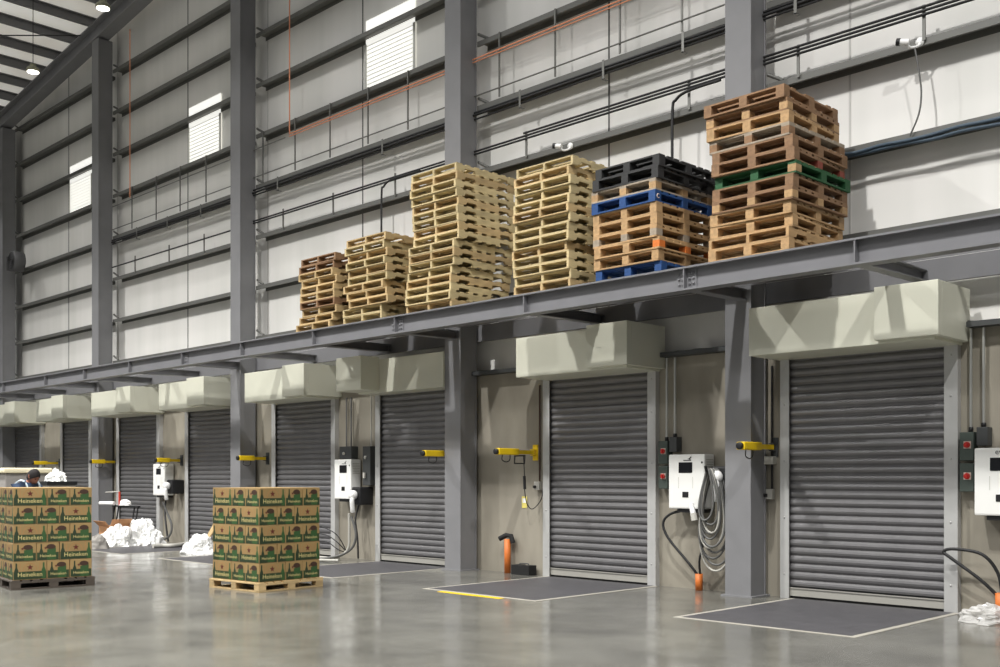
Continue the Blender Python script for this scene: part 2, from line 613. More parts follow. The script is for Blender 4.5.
# ---------------------------------------------------------------- louvred daylight windows
for i, (u0, u1) in enumerate(((69, 93.5), (188, 221), (365, 413))):
    x0, x1 = X(u0, 0.15), X(u1, 0.15)
    x1 = x0 + 1.38
    lab = ['bright white louvred vent nearest the far corner column', 'bright white louvred vent, middle one of three up the wall',
           'bright white louvred vent beside the red vertical pipe and the tallest pallets'][i]
    r = empty('window_%d' % (i + 1), ((x0 + x1) / 2, 0.17, 8.56), lab, 'window', kind='structure')
    b = MB()
    b.box(x0, x1, 0.172, 0.184, 8.56, 9.9)
    b.build('daylight_pane', 'louver_daylight', r)
    b = MB()
    n = 11
    for k in range(n):
        z = 8.60 + k * 0.078
        b.prism([(0.17, z + 0.042), (0.166, z + 0.048), (0.12, z + 0.012), (0.124, z + 0.006)], x0 + 0.03, x1 - 0.03, 'x')
    b.build('louver_slats', 'louver_white', r)
    b = MB()
    b.box(x0 - 0.02, x0 + 0.03, 0.15, 0.171, 8.56, 9.46)
    b.box(x1 - 0.03, x1 + 0.02, 0.15, 0.171, 8.56, 9.46)
    b.box(x0 - 0.02, x1 + 0.02, 0.15, 0.171, 8.55, 8.58)
    b.build('vent_frame', 'louver_white', r)

# ---------------------------------------------------------------- roller doors
# left jamb outer/inner, right jamb inner/outer, motor cover side
doors = [(-6.80, -6.68, -4.77, -4.62, 1), (-10.81, -10.68, -8.85, -8.71, 1), (-14.87, -14.74, -12.95, -12.82, -1), (-18.20, -18.07, -16.20, -16.07, 1),
         (-21.70, -21.56, -19.75, -19.62, 1), (-25.10, -24.96, -23.03, -22.88, 1), (-28.44, -28.30, -26.68, -26.54, 1), (-31.83, -31.69, -29.84, -29.70, 1)]
dlab = ['grey roller door nearest the camera, with the widest cream hood', 'grey roller door between the coiled cable charger and the orange-capped stub',
        'grey roller door beside the column under the tallest pallets', 'grey roller door behind the carton stack on the pale pallet',
        'grey roller door behind the second column from the corner', 'grey roller door behind the large white plastic pile',
        'grey roller door next to the last steel column', 'grey roller door nearest the far corner']
for i, (a0, a1, b1, b0, side) in enumerate(doors):
    r = empty('door_%d' % (i + 1), ((a0 + b0) / 2, -0.05, 0), dlab[i], 'roller door', 'roller dock doors', 'structure')
    top = 3.0
    # curtain of curved slats
    prof = []
    z = 0.13
    pitch = 0.1005
    while z < top - 0.02:
        for t, dy in ((0.0, 0.0), (0.09, -0.006), (0.25, -0.021), (0.5, -0.027), (0.75, -0.021), (0.90, -0.007), (0.97, 0.0)):
            prof.append((-0.022 + dy, z + t * pitch))
        z += pitch
    b = MB()
    v = [(a1 - 0.02, y, zz) for y, zz in prof] + [(b1 + 0.02, y, zz) for y, zz in prof]
    n = len(prof)
    b.add(v, [(k, k + 1, k + 1 + n, k + n) for k in range(n - 1)])
    b.box(a1 - 0.02, b1 + 0.02, -0.02, -0.012, 0.13, top)
    b.build('slat_curtain', 'slat_metal', r)
    b = MB()
    b.box(a1, b1, -0.06, -0.012, 0.03, 0.135)
    b.box(a1, b1, -0.072, -0.012, 0.122, 0.135)
    b.build('bottom_bar', 'bottom_bar_metal', r)
    b = MB()
    b.box(a1, b1, -0.045, -0.014, 0.004, 0.03)
    b.build('rubber_seal', 'rubber_black', r)
    for (p0, p1) in ((a0, a1), (b1, b0)):
        b = MB()
        b.box(p0, p1, -0.09, -0.075, 0, 3.02)
        s0, s1 = (p0, p0 + 0.012) if p0 == a0 else (p1 - 0.012, p1)
        b.box(s0, s1, -0.075, -0.001, 0, 3.02)
        for zz in (0.3, 1.0, 1.7, 2.4, 2.85):
            b.lathe([(0.012, 0), (0.010, -0.008)], ((p0 + p1) / 2, -0.09, zz), 8, axis='y')
        b.build('guide_rail', 'galvanised', r)
    # hood and its motor cover
    m0, m1 = (a0 + (0.07 if i else -0.04), b0 + 0.02) if side > 0 else (a0 - 0.02, b0 + 0.16)
    b = MB()
    ym = -0.75 if side > 0 else -0.45
    b.cbox(m0, m1, ym, -0.002, 2.955, 3.53, 0.008)
    h = b.build('roller_hood', 'hood_cream', r)
    c0, c1 = (b0 - 0.60, b0 + 0.10) if side > 0 else (a0 - 0.12, a0 + 0.57)
    b = MB()
    b.cbox(c0, c1, -0.855, ym - 0.002, 2.985, 3.565, 0.008)
    if side > 0:
        b.cbox(m1 + 0.002, c1, ym - 0.002, -0.002, 2.985, 3.565, 0.006)
    else:
        b.cbox(c0, m0 - 0.002, ym - 0.002, -0.002, 2.985, 3.565, 0.006)
    mc = b.build('motor_cover', 'hood_cream', r)

# ---------------------------------------------------------------- dock leveller plates
levs = [(-6.58, -4.66), (-10.66, -8.73), (-14.72, -12.86), (-18.1, -16.15), (-21.6, -19.7), (-25.0, -23.0)]
llab = ['dark steel dock plate before the door nearest the camera', 'dark dock plate with a yellow stripe on its edge', 'dark dock plate before the door under the tallest pallets',
        'dark dock plate hidden partly by the carton stack on the pale pallet', 'dark dock plate under the small white plastic heap', 'dark dock plate before the large white plastic pile']
for i, (x0, x1) in enumerate(levs):
    r = empty('dock_plate', ((x0 + x1) / 2, -1.3, 0), llab[i], 'dock plate', 'dock leveller plates')
    b = MB()
    b.box(x0, x1, -2.5, -0.1, 0.0005, 0.006)
    b.build('deck', 'plate_dark', r)
    b = MB()
    b.box(x0 - 0.07, x0 - 0.002, -2.57, -0.1, 0.0005, 0.004)
    b.box(x1 + 0.002, x1 + 0.07, -2.57, -0.1, 0.0005, 0.004)
    b.box(x0 - 0.002, x1 + 0.002, -2.57, -2.502, 0.0005, 0.004)
    b.build('curb', 'curb_concrete', r)
    if i == 1:
        b = MB()
        b.box(x0 + 0.35, x0 + 1.5, -2.68, -2.58, 0.0005, 0.003)
        o = b.build('warning_stripe', 'yellow_paint', r)
        o['label'] = 'yellow painted stripe'

# ================================================================== STORAGE PLATFORM
ZT = 3.945
r = empty('storage_platform', (-17.5, -0.9, 3.67), 'open grey steel platform frame above the dock doors carrying the pallets', 'platform')
b = MB()
b.box(-32.9, -1.5, -1.68, -1.50, ZT - 0.022, ZT)
b.box(-32.9, -1.5, -1.68, -1.50, 3.67, 3.692)
b.box(-32.9, -1.5, -1.60, -1.588, 3.692, ZT - 0.022)
b.build('edge_beam', 'beam_paint', r)
b = MB()
b.box(-32.9, -1.5, -0.055, -0.002, ZT - 0.05, ZT)
b.box(-32.9, -1.5, -0.055, -0.03, 3.70, ZT - 0.05)
b.box(-32.9, -1.5, -0.055, -0.002, 3.68, 3.70)
b.build('wall_beam', 'beam_paint', r)
b = MB()
b.box(-32.9, -1.5, -0.60, -0.52, ZT - 0.01, ZT)
b.box(-32.9, -1.5, -0.565, -0.555, ZT - 0.10, ZT - 0.01)
b.build('middle_angle', 'beam_paint', r)
bx = [-2.9, -5.04, -7.14, -9.71, -12.41, -14.54, -16.77, -18.92, -21.16, -23.36, -25.53, -28.2, -30.3, -32.4]
for x in bx:
    b = MB()
    pl = [(-1.587, 3.694), (-1.587, ZT - 0.112), (-0.057, ZT - 0.112), (-0.057, 3.72)]
    b.prism(pl, x - 0.006, x + 0.006, 'x')
    b.prism([(-1.587, 3.68), (-1.587, 3.694), (-0.057, 3.72), (-0.057, 3.706)], x - 0.07, x + 0.07, 'x')
    b.box(x - 0.07, x + 0.07, -1.5, -0.057, ZT - 0.125, ZT - 0.112)
    b.build('bracket', 'beam_paint', r)
for x in bx:
    b = MB()
    b.box(x - 0.008, x + 0.008, -1.675, -1.601, 3.693, ZT - 0.023)
    if x in (-7.14, -12.41, -18.92):
        b.box(x - 0.14, x + 0.14, -1.612, -1.6005, 3.70, ZT - 0.03)
        for dx in (-0.1, -0.05, 0.05, 0.1):
            for zz in (3.75, 3.81, 3.87):
                b.lathe([(0.014, 0), (0.014, -0.014)], (x + dx, -1.612, zz), 6, axis='y')
    b.build('splice_plate', 'beam_paint', r)


# ================================================================== PALLETS
def pallet_parts_stringer(root, w, m):
    """notched three-stringer pallet, 1.0 wide (x) by 1.22 deep (y); origin at its bottom front centre"""
    L, hs, tb = 1.20, 0.088, 0.0165
    a = MB()
    for k, wb in enumerate((0.12, 0.085, 0.085, 0.085, 0.085, 0.085, 0.12)):
        yc = [0.06, 0.235, 0.415, 0.60, 0.785, 0.965, 1.14][k]
        a.box(-w / 2, w / 2, yc - wb / 2, yc + wb / 2, tb + hs, 2 * tb + hs - 0.0005)
    a.build('top_deck', m, root)
    for x in (-w / 2, -0.019, w / 2 - 0.038):
        s = MB()
        z0, zn = tb, tb + 0.04
        pl = [(0, z0), (0.15, z0), (0.17, zn), (0.36, zn), (0.38, z0), (0.82, z0), (0.84, zn), (1.03, zn), (1.05, z0), (1.2, z0), (1.2, z0 + hs), (0, z0 + hs)]
        s.prism(pl, x, x + 0.038, 'x')
        s.build('stringer', m, root)
    a = MB()
    for yc in (0.05, 0.40, 0.60, 0.80, 1.15):
        wb = 0.10
        a.box(-w / 2, w / 2, yc - wb / 2, yc + wb / 2, 0.0005, tb)
    a.build('bottom_deck', m, root)


def pallet_parts_block(root, w, m, mblock=None, h=0.14, gap=False, L=1.2):
    tb = 0.02
    hb = h - 3 * tb
    mblock = mblock or m
    a = MB()
    ys = [0.06, 0.21, 0.35, 0.50, 0.60, 0.70, 0.85, 0.99, 1.14]
    for k, yc in enumerate(ys):
        yc *= L / 1.2
        if gap and k in (2, 5, 6):
            continue
        wb = 0.115 if k in (0, 8) else 0.095
        a.box(-w / 2, w / 2, yc - wb / 2, yc + wb / 2, h - tb, h - 0.0005)
    for x in (-w / 2, -0.05, w / 2 - 0.1):
        a.box(x, x + 0.1, 0, L, h - 2 * tb, h - tb)
    a.build('top_deck', m, root)
    for x in (-w / 2, -0.05, w / 2 - 0.1):
        for y in (0, L / 2 - 0.06, L - 0.12):
            q = MB()
            q.cbox(x, x + 0.1, y, y + 0.12, tb, tb + hb, 0.003)
            mm = mblock if not isinstance(mblock, dict) else mblock.get((round(x, 2) > 0.2, y < 0.1), m)
            q.build('block', mm, root)
    a = MB()
    for x in (-w / 2, -0.05, w / 2 - 0.1):
        a.box(x, x + 0.1, 0, L, 0.0005, tb)
    a.box(-w / 2 + 0.1, -0.05, 0, 0.1, 0.0005, tb)
    a.box(0.05, w / 2 - 0.1, 0, 0.1, 0.0005, tb)
    a.box(-w / 2 + 0.1, -0.05, L - 0.1, L, 0.0005, tb)
    a.box(0.05, w / 2 - 0.1, L - 0.1, L, 0.0005, tb)
    a.build('bottom_deck', m, root)


PROTO = {}


def new_pallet(kind, m, mblock=None, gap=False, h=0.14, w=None, L=1.2):
    """first of a kind is built, the rest are copies of it and of its parts"""
    key = (kind, m, str(mblock), gap, h, w, L)
    if key not in PROTO:
        o = bpy.data.objects.new('wooden_pallet', None)
        o.empty_display_size = 0.2
        COL.objects.link(o)
        if kind == 's':
            pallet_parts_stringer(o, w or 1.0, m)
        else:
            pallet_parts_block(o, w or 1.0, m, mblock, h, gap, L)
        PROTO[key] = o
        return o
    return copy_tree(PROTO[key])


def nth(k, n):
    if k == n - 1:
        return 'topmost'
    if k == 0:
        return 'lowest'
    if k == n - 2:
        return 'second from top'
    return '%s up' % ORD[k + 1]


def stack(xl, y0, items, where, group, hstep, jx, w=1.0, rot=1.0):
    """items from the bottom up: (kind, material, block material, colour word)"""
    z = ZT
    n = len(items)
    for k, it in enumerate(items):
        kind, m, mb, word = it[:4]
        gap = len(it) > 4
        o = new_pallet(kind, m, mb, gap, hstep if kind == 'b' else 0.14, w)
        o.location = (xl + w / 2 + jx[k], y0 + random.uniform(-0.015, 0.03), z)
        o.rotation_euler = (0, 0, math.radians(random.uniform(-rot, rot)))
        tag(o, '%s, %s in %s' % (word, nth(k, n), where), 'pallet', group)
        z += hstep if kind == 'b' else 0.1215


def S_(m, w='pale notched wooden pallet'):
    return ('s', m, None, w)


wp, wf, wb_, wg = 'wood_pale', 'wood_fresh', 'wood_brown', 'wood_grey'
sc = 0.0288
j1 = [x * sc for x in (-4, -1.4, 2, .9, .9, 1, 2, -.9, -.9, .9)]
stack(-14.98, -1.62, [S_(wf), S_(wf), S_(wf), S_(wb_, 'brown notched wooden pallet'), S_(wf), S_(wf), S_(wf), S_(wf), S_(wb_, 'brown notched wooden pallet'), S_(wb_, 'brown notched wooden pallet')],
      'shortest pallet stack', 'pallets in the shortest stack', 0.1215, j1, 0.97)
j2 = [x * 0.0283 for x in (-3.8, -3.8, 3.1, 1.4, -1.7, 1.4, 1.7, .5, 1.4, -.7, .5)]
stack(-13.70, -1.62, [S_(wp), S_(wp), S_(wf), S_(wf), S_(wf), S_(wp), S_(wf), S_(wp), S_(wf), S_(wp), S_(wf)],
      'second shortest stack', 'pallets in the second shortest stack', 0.1215, j2)
j3 = [x * 0.0235 for x in (0, 0, 0, 0, .4, 3.3, 3.9, 3.9, 6.9, 6.9, 6.5, 6.1, 6.1, 5.6, 5.2, 5.2, 4.6)]
stack(-12.2, -1.63, [S_(wp if k % 3 else wf) for k in range(17)], 'tallest pale stack', 'pallets in the tallest pale stack', 0.1215, j3)
j4 = [random.uniform(-0.012, 0.012) for _ in range(14)]
j4[4] = -0.07
j4[3] = -0.02
j4[13] = 0.03
j4[12] = -0.02
stack(-9.93, -1.63, [S_(wp if k % 4 else wf) for k in range(14)], 'pale stack before the black-topped one', 'pallets in the pale stack beside the black-topped one', 0.1215, j4)
T = 'wooden block pallet'
it5 = [('b', 'wood_blue', None, 'blue painted block pallet'), ('b', 'wood_tan', None, 'tan ' + T), ('b', 'wood_tan', {(True, True): 'wood_orange', (True, False): 'wood_orange'}, 'tan pallet with orange blocks'),
       ('b', 'wood_tan', 'wood_grey', 'tan pallet with grey blocks'), ('b', 'wood_tan', None, 'tan ' + T), ('b', 'wood_tan', None, 'tan ' + T),
       ('b', 'wood_blue', None, 'blue block pallet with pale ring mark'), ('b', 'wood_grey', 'wood_tan', 'weathered grey-decked ' + T), ('b', 'wood_black', None, 'black block pallet'), ('b', 'wood_black', None, 'black block pallet')]
j5 = [0.03, 0.01, 0.03, 0.0, 0.0, -0.01, -0.02, -0.02, 0.01, 0.02]
stack(-8.54, -1.63, it5, 'black-topped stack', 'pallets in the black-topped stack', 0.1415, j5, 1.0, 1.6)
it6 = [('b', 'wood_tan', None, 'tan ' + T), ('s', 'wood_tan', None, 'tan notched pallet'), ('b', 'wood_tan', None, 'tan ' + T), ('b', 'wood_tan', None, 'tan ' + T),
       ('b', 'wood_brown', 'wood_tan', 'brown-decked ' + T), ('b', 'wood_brown', None, 'brown ' + T), ('b', 'wood_green', {(True, True): 'wood_tan'}, 'green pallet with a tan corner block'),
       ('b', 'wood_brown', {(True, False): 'wood_red'}, 'brown pallet with red side blocks'), ('b', 'wood_brown', None, 'brown ' + T), ('b', 'wood_grey', 'wood_brown', 'grey-decked ' + T),
       ('b', 'wood_tan', None, 'tan ' + T), ('b', 'wood_brown', 'wood_tan', 'brown-decked ' + T), ('b', 'wood_brown', None, 'broken-decked brown pallet', 1)]
j6 = [0.0, 0.0, 0.02, 0.02, 0.05, 0.05, 0.07, 0.06, 0.04, 0.0, -0.02, -0.04, -0.06]
stack(-6.83, -1.63, it6, 'tall brown stack nearest the camera', 'pallets in the tall brown stack', 0.1405, j6, 1.03, 1.6)


# pale ring mark on the corner block of the blue-blocked pallet
for o in list(bpy.data.objects):
    if o.get('label', '').startswith('blue block pallet with pale ring'):
        b = MB()
        pts = [(0.5015, 0.06 + 0.024 * math.cos(t), 0.07 + 0.024 * math.sin(t)) for t in [0.9 + 4.6 * k / 14 for k in range(15)]]
        b.tube(pts, 0.006, 6)
        b.build('ring_mark', 'button_white', o)['label'] = 'pale ring mark'


# ================================================================== CARTONS ON THE FLOOR PALLETS
CW, CD, CHt = 0.43, 0.295, 0.246


def carton_mesh(name, long_first):
    """box a (x) by c (y): prints on all four sides; long_first: long side along x"""
    sx, sy = (CW, CD) if long_first else (CD, CW)
    e = 0.003
    b = MB()
    b.cbox(-sx / 2 + e, sx / 2 - e, -sy / 2 + e, sy / 2 - e, 0.001, CHt - 0.001, 0.004, 'kraft')

    def side(w, fn):
        """fn(a, h, lift) -> point on this side, a across, h up"""
        def poly(pts, m, lift):
            b.add([fn(p[0], p[1], lift) for p in pts], [tuple(range(len(pts)))], m)
        W = w - 2 * e - 0.012
        H = CHt
        long = w > 0.33
        poly([(-W / 2, 0.008), (W / 2, 0.008), (W / 2, 0.036), (-W / 2, 0.036)], 'print_dark_green', 0.0006)
        poly([(-W / 2, 0.036), (W / 2, 0.036), (W / 2, 0.104), (-W / 2, 0.104)], 'print_green', 0.0006)
        poly([(-W / 2, 0.1045), (W / 2, 0.1045), (W / 2, 0.112), (-W / 2, 0.112)], 'print_dark_green', 0.0006)

        def bottle(cx, s, m):
            poly([(cx - 0.026 * s, 0.012), (cx + 0.026 * s, 0.012), (cx + 0.026 * s, 0.125), (cx + 0.011 * s, 0.165), (cx + 0.010 * s, 0.225), (cx - 0.010 * s, 0.225), (cx - 0.011 * s, 0.165), (cx - 0.026 * s, 0.125)], m, 0.0011)

        def glass(cx, s):
            poly([(cx - 0.040 * s, 0.012), (cx + 0.050 * s, 0.012), (cx + 0.050 * s, 0.172), (cx - 0.040 * s, 0.150)], 'print_bottle', 0.0011)
            pts = [(cx + 0.050 * s * math.cos(t), 0.182 + 0.040 * math.sin(t) * (1 if math.sin(t) > 0 else 0.7)) for t in [2 * PI * k / 12 for k in range(12)]]
            poly(pts, 'print_brown', 0.0015)

        def star(cx, cz, R, m):
            pts = []
            for k in range(10):
                rr = R if k % 2 == 0 else R * 0.42
                t = PI / 2 + k * PI / 5
                pts.append((cx + rr * math.cos(t), cz + rr * math.sin(t)))
            c = len(pts)
            b.add([fn(p[0], p[1], 0.0018) for p in pts] + [fn(cx, cz, 0.0018)], [(k, (k + 1) % c, c) for k in range(c)], m)
        if long:
            bottle(W / 2 - 0.034, 1.0, 'print_bottle')
            bottle(-W / 2 + 0.034, 1.0, 'print_dark_green')
            # arch round the star
            for k in range(9):
                t0, t1 = PI * k / 9, PI * (k + 1) / 9
                poly([(0.092 * math.cos(t0), 0.118 + 0.108 * math.sin(t0)), (0.092 * math.cos(t1), 0.118 + 0.108 * math.sin(t1)),
                      (0.084 * math.cos(t1), 0.118 + 0.098 * math.sin(t1)), (0.084 * math.cos(t0), 0.118 + 0.098 * math.sin(t0))], 'print_arc', 0.0009)
            star(0, 0.166, 0.044, 'print_star')
            for q in (-0.125, 0.125):
                poly([(q - 0.004, 0.112), (q + 0.004, 0.112), (q + 0.004, 0.236), (q - 0.004, 0.236)], 'print_arc', 0.0008)
            tv, tf = text_mesh('Heineken', 0.082)
            z0 = 0.044
        else:
            glass(0.04, 1.25)
            bottle(-0.085, 0.9, 'print_dark_green')
            star(-0.03, 0.17, 0.022, 'print_star')
            tv, tf = text_mesh('Heineken', 0.054)
            z0 = 0.048
        b.add([fn(p[0], p[1] + z0, 0.0022) for p in tv], tf, 'print_tan')

    hx, hy = sx / 2 - e, sy / 2 - e
    side(sx, lambda a, h, l: (a, -hy - l, h))
    side(sx, lambda a, h, l: (-a, hy + l, h))
    side(sy, lambda a, h, l: (hx + l, a, h))
    side(sy, lambda a, h, l: (-hx - l, -a, h))
    return b.mesh(name)


CM = {True: carton_mesh('beer_carton_wide', True), False: carton_mesh('beer_carton_deep', False)}
# pinwheel layer, p to the left of the front corner, q away along the right-hand side
LA = [(0, .295, 0, .43), (0, .43, .43, .725), (0, .43, .725, 1.02), (.295, .59, 0, .43), (.59, 1.02, 0, .295), (.59, 1.02, .295, .59), (.43, .725, .59, 1.02), (.725, 1.02, .59, 1.02)]
WH = {0: 'at its front corner', 1: 'beside the corner one on its door-facing side', 2: 'at the back end of its door-facing side', 3: 'beside the corner one on its hall-facing side',
      4: 'at the far end of its hall-facing side', 5: 'behind the end one of the hall-facing side', 6: 'in the back row nearer the doors', 7: 'at the hidden back corner'}
WHB = {0: 0, 1: 3, 2: 4, 3: 1, 4: 2, 5: 6, 6: 5, 7: 7}


def carton_stack(px, py, rot, name, base_m, base_kind):
    """px, py: front corner of the carton block on the floor plan"""
    M = Matrix.Translation((px, py, 0)) @ Matrix.Rotation(rot, 4, 'Z')
    p = new_pallet('b', base_m, None, False, 0.125, 1.08, 1.08) if base_kind == 'b' else new_pallet('s', base_m)
    ctr = M @ Vector((-0.51, -0.03, 0.001))
    p.location = ctr
    p.rotation_euler = (0, 0, rot)
    tag(p, '%s on the floor under the stacked beer cartons' % name, 'pallet', 'pallets on the floor')
    lev = ['bottom', 'second', 'third', 'fourth', 'top']
    for k in range(5):
        for q, (p0, p1, q0, q1) in enumerate(LA):
            if k % 2:
                p0, p1, q0, q1 = q0, q1, p0, p1
            where = WHB[q] if k % 2 else q
            if where >= 5 and k < 4:
                continue
            o = bpy.data.objects.new('beer_carton', CM[(p1 - p0) > 0.3])
            COL.objects.link(o)
            j = random.uniform(-0.002, 0.002)
            pos = M @ Vector((-(p0 + p1) / 2 + j, (q0 + q1) / 2 + j, 0.127 + k * CHt))
            o.location = pos
            o.rotation_euler = (0, 0, rot)
            tag(o, 'beer carton, %s layer on the %s, %s' % (lev[k], name, WH[where]), 'carton', 'beer cartons on the ' + name)


carton_stack(-11.86, -4.38, math.radians(5), 'pale pallet', 'wood_fresh', 'b')
carton_stack(-14.42, -6.52, math.radians(-7), 'dark pallet', 'wood_dark', 'b')

# ================================================================== CONDUITS, PIPES AND CABLES ON THE UPPER WALL
YC = -0.10


def pipe(name, pts, r_, m, label, cat, group=None, n=8):
    b = MB()
    b.tube(pts, r_, n)
    return tag(b.build(name, m), label, cat, group)


pipe('sprinkler_pipe', [(-24.28, YC - 0.03, 12.3), (-24.28, YC - 0.03, 8.24)], 0.013, 'orange_pipe', 'thin orange vertical pipe in the bay next to the corner bay', 'pipe', 'orange pipes')
pipe('sprinkler_pipe', [(-17.50, YC - 0.03, 13.0), (-17.50, YC - 0.03, 8.24)], 0.013, 'orange_pipe', 'thin orange vertical pipe dropping beside the third louvred vent', 'pipe', 'orange pipes')
pipe('sprinkler_pipe', [(-17.50, YC - 0.035, 8.22), (-2, YC - 0.035, 8.22)], 0.011, 'orange_pipe', 'long orange horizontal pipe, upper of the close pair', 'pipe', 'orange pipes')
pipe('sprinkler_pipe', [(-17.50, YC - 0.035, 8.17), (-2, YC - 0.035, 8.17)], 0.009, 'orange_pipe', 'long orange horizontal pipe, lower of the close pair', 'pipe', 'orange pipes')
pipe('conduit', [(-25.3, YC, 8.2), (-17.7, YC, 8.2)], 0.011, 'conduit_metal', 'thin grey conduit running from the first orange drop pipe to the second', 'conduit', 'wall conduits')
pipe('conduit', [(-25.3, YC, 7.635), (-2, YC, 7.635)], 0.012, 'conduit_metal', 'thin grey conduit just above the third girt', 'conduit', 'wall conduits')
for k, (dz, rr) in enumerate(((0.0, 0.02), (-0.055, 0.022), (-0.10, 0.016))):
    pipe('cable_run', [(-25.3 + 0.02 * k, YC - 0.02 * (k % 2), 7.37 + dz)] + [(x, YC - 0.02 * (k % 2), 7.37 + dz + random.uniform(-0.012, 0.012)) for x in (-22, -19.5, -17, -15, -12, -10, -8, -6, -4)] + [(-2, YC, 7.37 + dz)],
         rr, 'cable_black', 'black cable in the bundle below the third girt, %s strand' % ['upper', 'middle', 'lowest'][k], 'cable', 'cables below the third girt', 6)
for k, dz in enumerate((0.09, 0.045, 0.0)):
    x0 = [-11.2, -19.2, -25.3][k]
    mm = 'cable_black' if k < 2 else 'cable_grey'
    pipe('conduit', [(x0, YC, 6.70 + dz), (-2, YC, 6.70 + dz)], 0.017, 'cable_black', 'dark conduit above the second girt, %s of three' % ['top', 'middle', 'lowest'][k], 'conduit', 'dark conduits above the second girt')
pipe('conduit', smooth_path([(-8.14 + 0.5, YC - 0.03, 6.66), (-8.14, YC - 0.03, 6.65), (-8.34, YC - 0.03, 6.58), (-8.40, YC - 0.03, 6.42), (-8.40, YC - 0.03, 5.4)], 5), 0.02, 'cable_black',
     'dark conduit bending down behind the black-topped stack', 'conduit', 'bent conduits')
pipe('conduit', smooth_path([(-13.6, YC - 0.03, 6.70), (-14.35, YC - 0.03, 6.70), (-14.58, YC - 0.03, 6.62), (-14.64, YC - 0.03, 6.45), (-14.64, YC - 0.03, 5.0)], 5), 0.018, 'cable_black',
     'dark conduit bending down behind the two short stacks', 'conduit', 'bent conduits')
hx = [(-24.28, 1), (-23.06, 1), (-21.93, 1), (-20.79, 1), (-18.53, 2), (-17.39, 2), (-16.24, 2), (-15.09, 2), (-13.98, 2), (-11.75, 3), (-10.57, 3), (-9.34, 3), (-8.28, 3)]
bn = {1: 'bay next to the corner bay', 2: 'bay above the short stacks', 3: 'bay above the black-topped stack', 4: 'near bay'}
cnt = {}
for x, k in hx:
    cnt[k] = cnt.get(k, 0) + 1
    b = MB()
    b.box(x - 0.014, x + 0.014, YC + 0.012, YC + 0.03, 7.5, 8.52)
    b.box(x - 0.02, x + 0.02, YC - 0.0, YC + 0.012, 8.19, 8.21)
    tag(b.build('pipe_hanger', 'conduit_metal'), 'tall pipe hanger, %s from the far end, %s' % (ORD[cnt[k]], bn[k]), 'hanger', 'upper pipe hangers')
px = [(-24.13, 1), (-22.45, 1), (-20.88, 1), (-17.81, 2), (-16.15, 2), (-14.33, 2), (-11.17, 3), (-8.17, 3), (-6.56, 4), (-5.0, 4)]
cnt = {}
for x, k in px:
    cnt[k] = cnt.get(k, 0) + 1
    b = MB()
    b.box(x - 0.018, x + 0.018, YC + 0.018, YC + 0.036, 6.42, 6.82)
    tag(b.build('pipe_hanger', 'conduit_metal'), 'short conduit post, %s from the far end, %s' % (ORD[cnt[k]], bn[k]), 'hanger', 'short conduit posts')
cx_ = [(-23.9, 1), (-22.4, 1), (-20.9, 1), (-17.9, 2), (-14.6, 2), (-11.24, 3), (-9.59, 3), (-8.22, 3), (-6.56, 4), (-5.0, 4)]
cnt = {}
for x, k in cx_:
    cnt[k] = cnt.get(k, 0) + 1
    b = MB()
    b.box(x - 0.02, x + 0.02, YC - 0.05, YC - 0.042, 7.18, 7.46)
    b.box(x - 0.02, x + 0.02, YC - 0.05, YC + 0.04, 7.18, 7.19)
    tag(b.build('cable_clip', 'conduit_metal'), 'cable clip under a girt, %s from the far end, %s' % (ORD[cnt[k]], bn[k]), 'clip', 'cable clips')
for k, dz in enumerate((0.0, 0.035)):
    b = MB()
    pts = [(-7.0, -0.09 - 0.02 * k, 5.32 + dz)]
    x = -6.7
    while x < -2.2:
        pts.append((x, -0.09 - 0.02 * k, 5.30 + dz + random.uniform(-0.02, 0.02)))
        x += 0.3
    b.tube(smooth_path(pts, 3), 0.022, 6)
    tag(b.build('cable_run', 'cable_blue'), '%s blue grey cable along the girt beside the tall brown stack' % ['lower', 'upper'][k], 'cable', 'blue grey cables')

# security cameras
for i, (x, z, lab) in enumerate(((-5.08, 6.44, 'white security camera on the girt with a hanging cable'), (-10.31, 6.42, 'white security camera above the pale stack beside the black-topped one'))):
    r = empty('security_camera', (x, -0.06, z - 0.05), lab, 'camera', 'security cameras')
    b = MB()
    b.tube([(x - 0.15, -0.20, z - 0.01), (x - 0.05, -0.17, z - 0.03)], 0.036, 12)
    b.build('housing', 'white_plastic', r)
    b = MB()
    b.tube([(x - 0.18, -0.209, z - 0.004), (x - 0.14, -0.197, z - 0.012)], 0.042, 12)
    b.build('lens_hood', 'black_plastic', r)
    b = MB()
    b.tube(smooth_path([(x - 0.07, -0.17, z - 0.05), (x - 0.04, -0.14, z - 0.085), (x + 0.02, -0.09, z - 0.07), (x + 0.03, -0.058, z - 0.03)]), 0.015, 8)
    b.lathe([(0.05, 0), (0.05, -0.02)], (x + 0.03, -0.056, z - 0.02), 12, axis='y')
    b.build('mount_arm', 'white_plastic', r)
    if i == 0:
        b = MB()
        b.tube(smooth_path([(x - 0.0, -0.13, z - 0.10), (x + 0.03, -0.12, z - 0.3), (x + 0.06, -0.1, z - 0.6), (x + 0.03, -0.1, z - 0.85), (x - 0.08, -0.09, z - 1.07)]), 0.011, 6)
        b.build('cable', 'cable_grey', r)

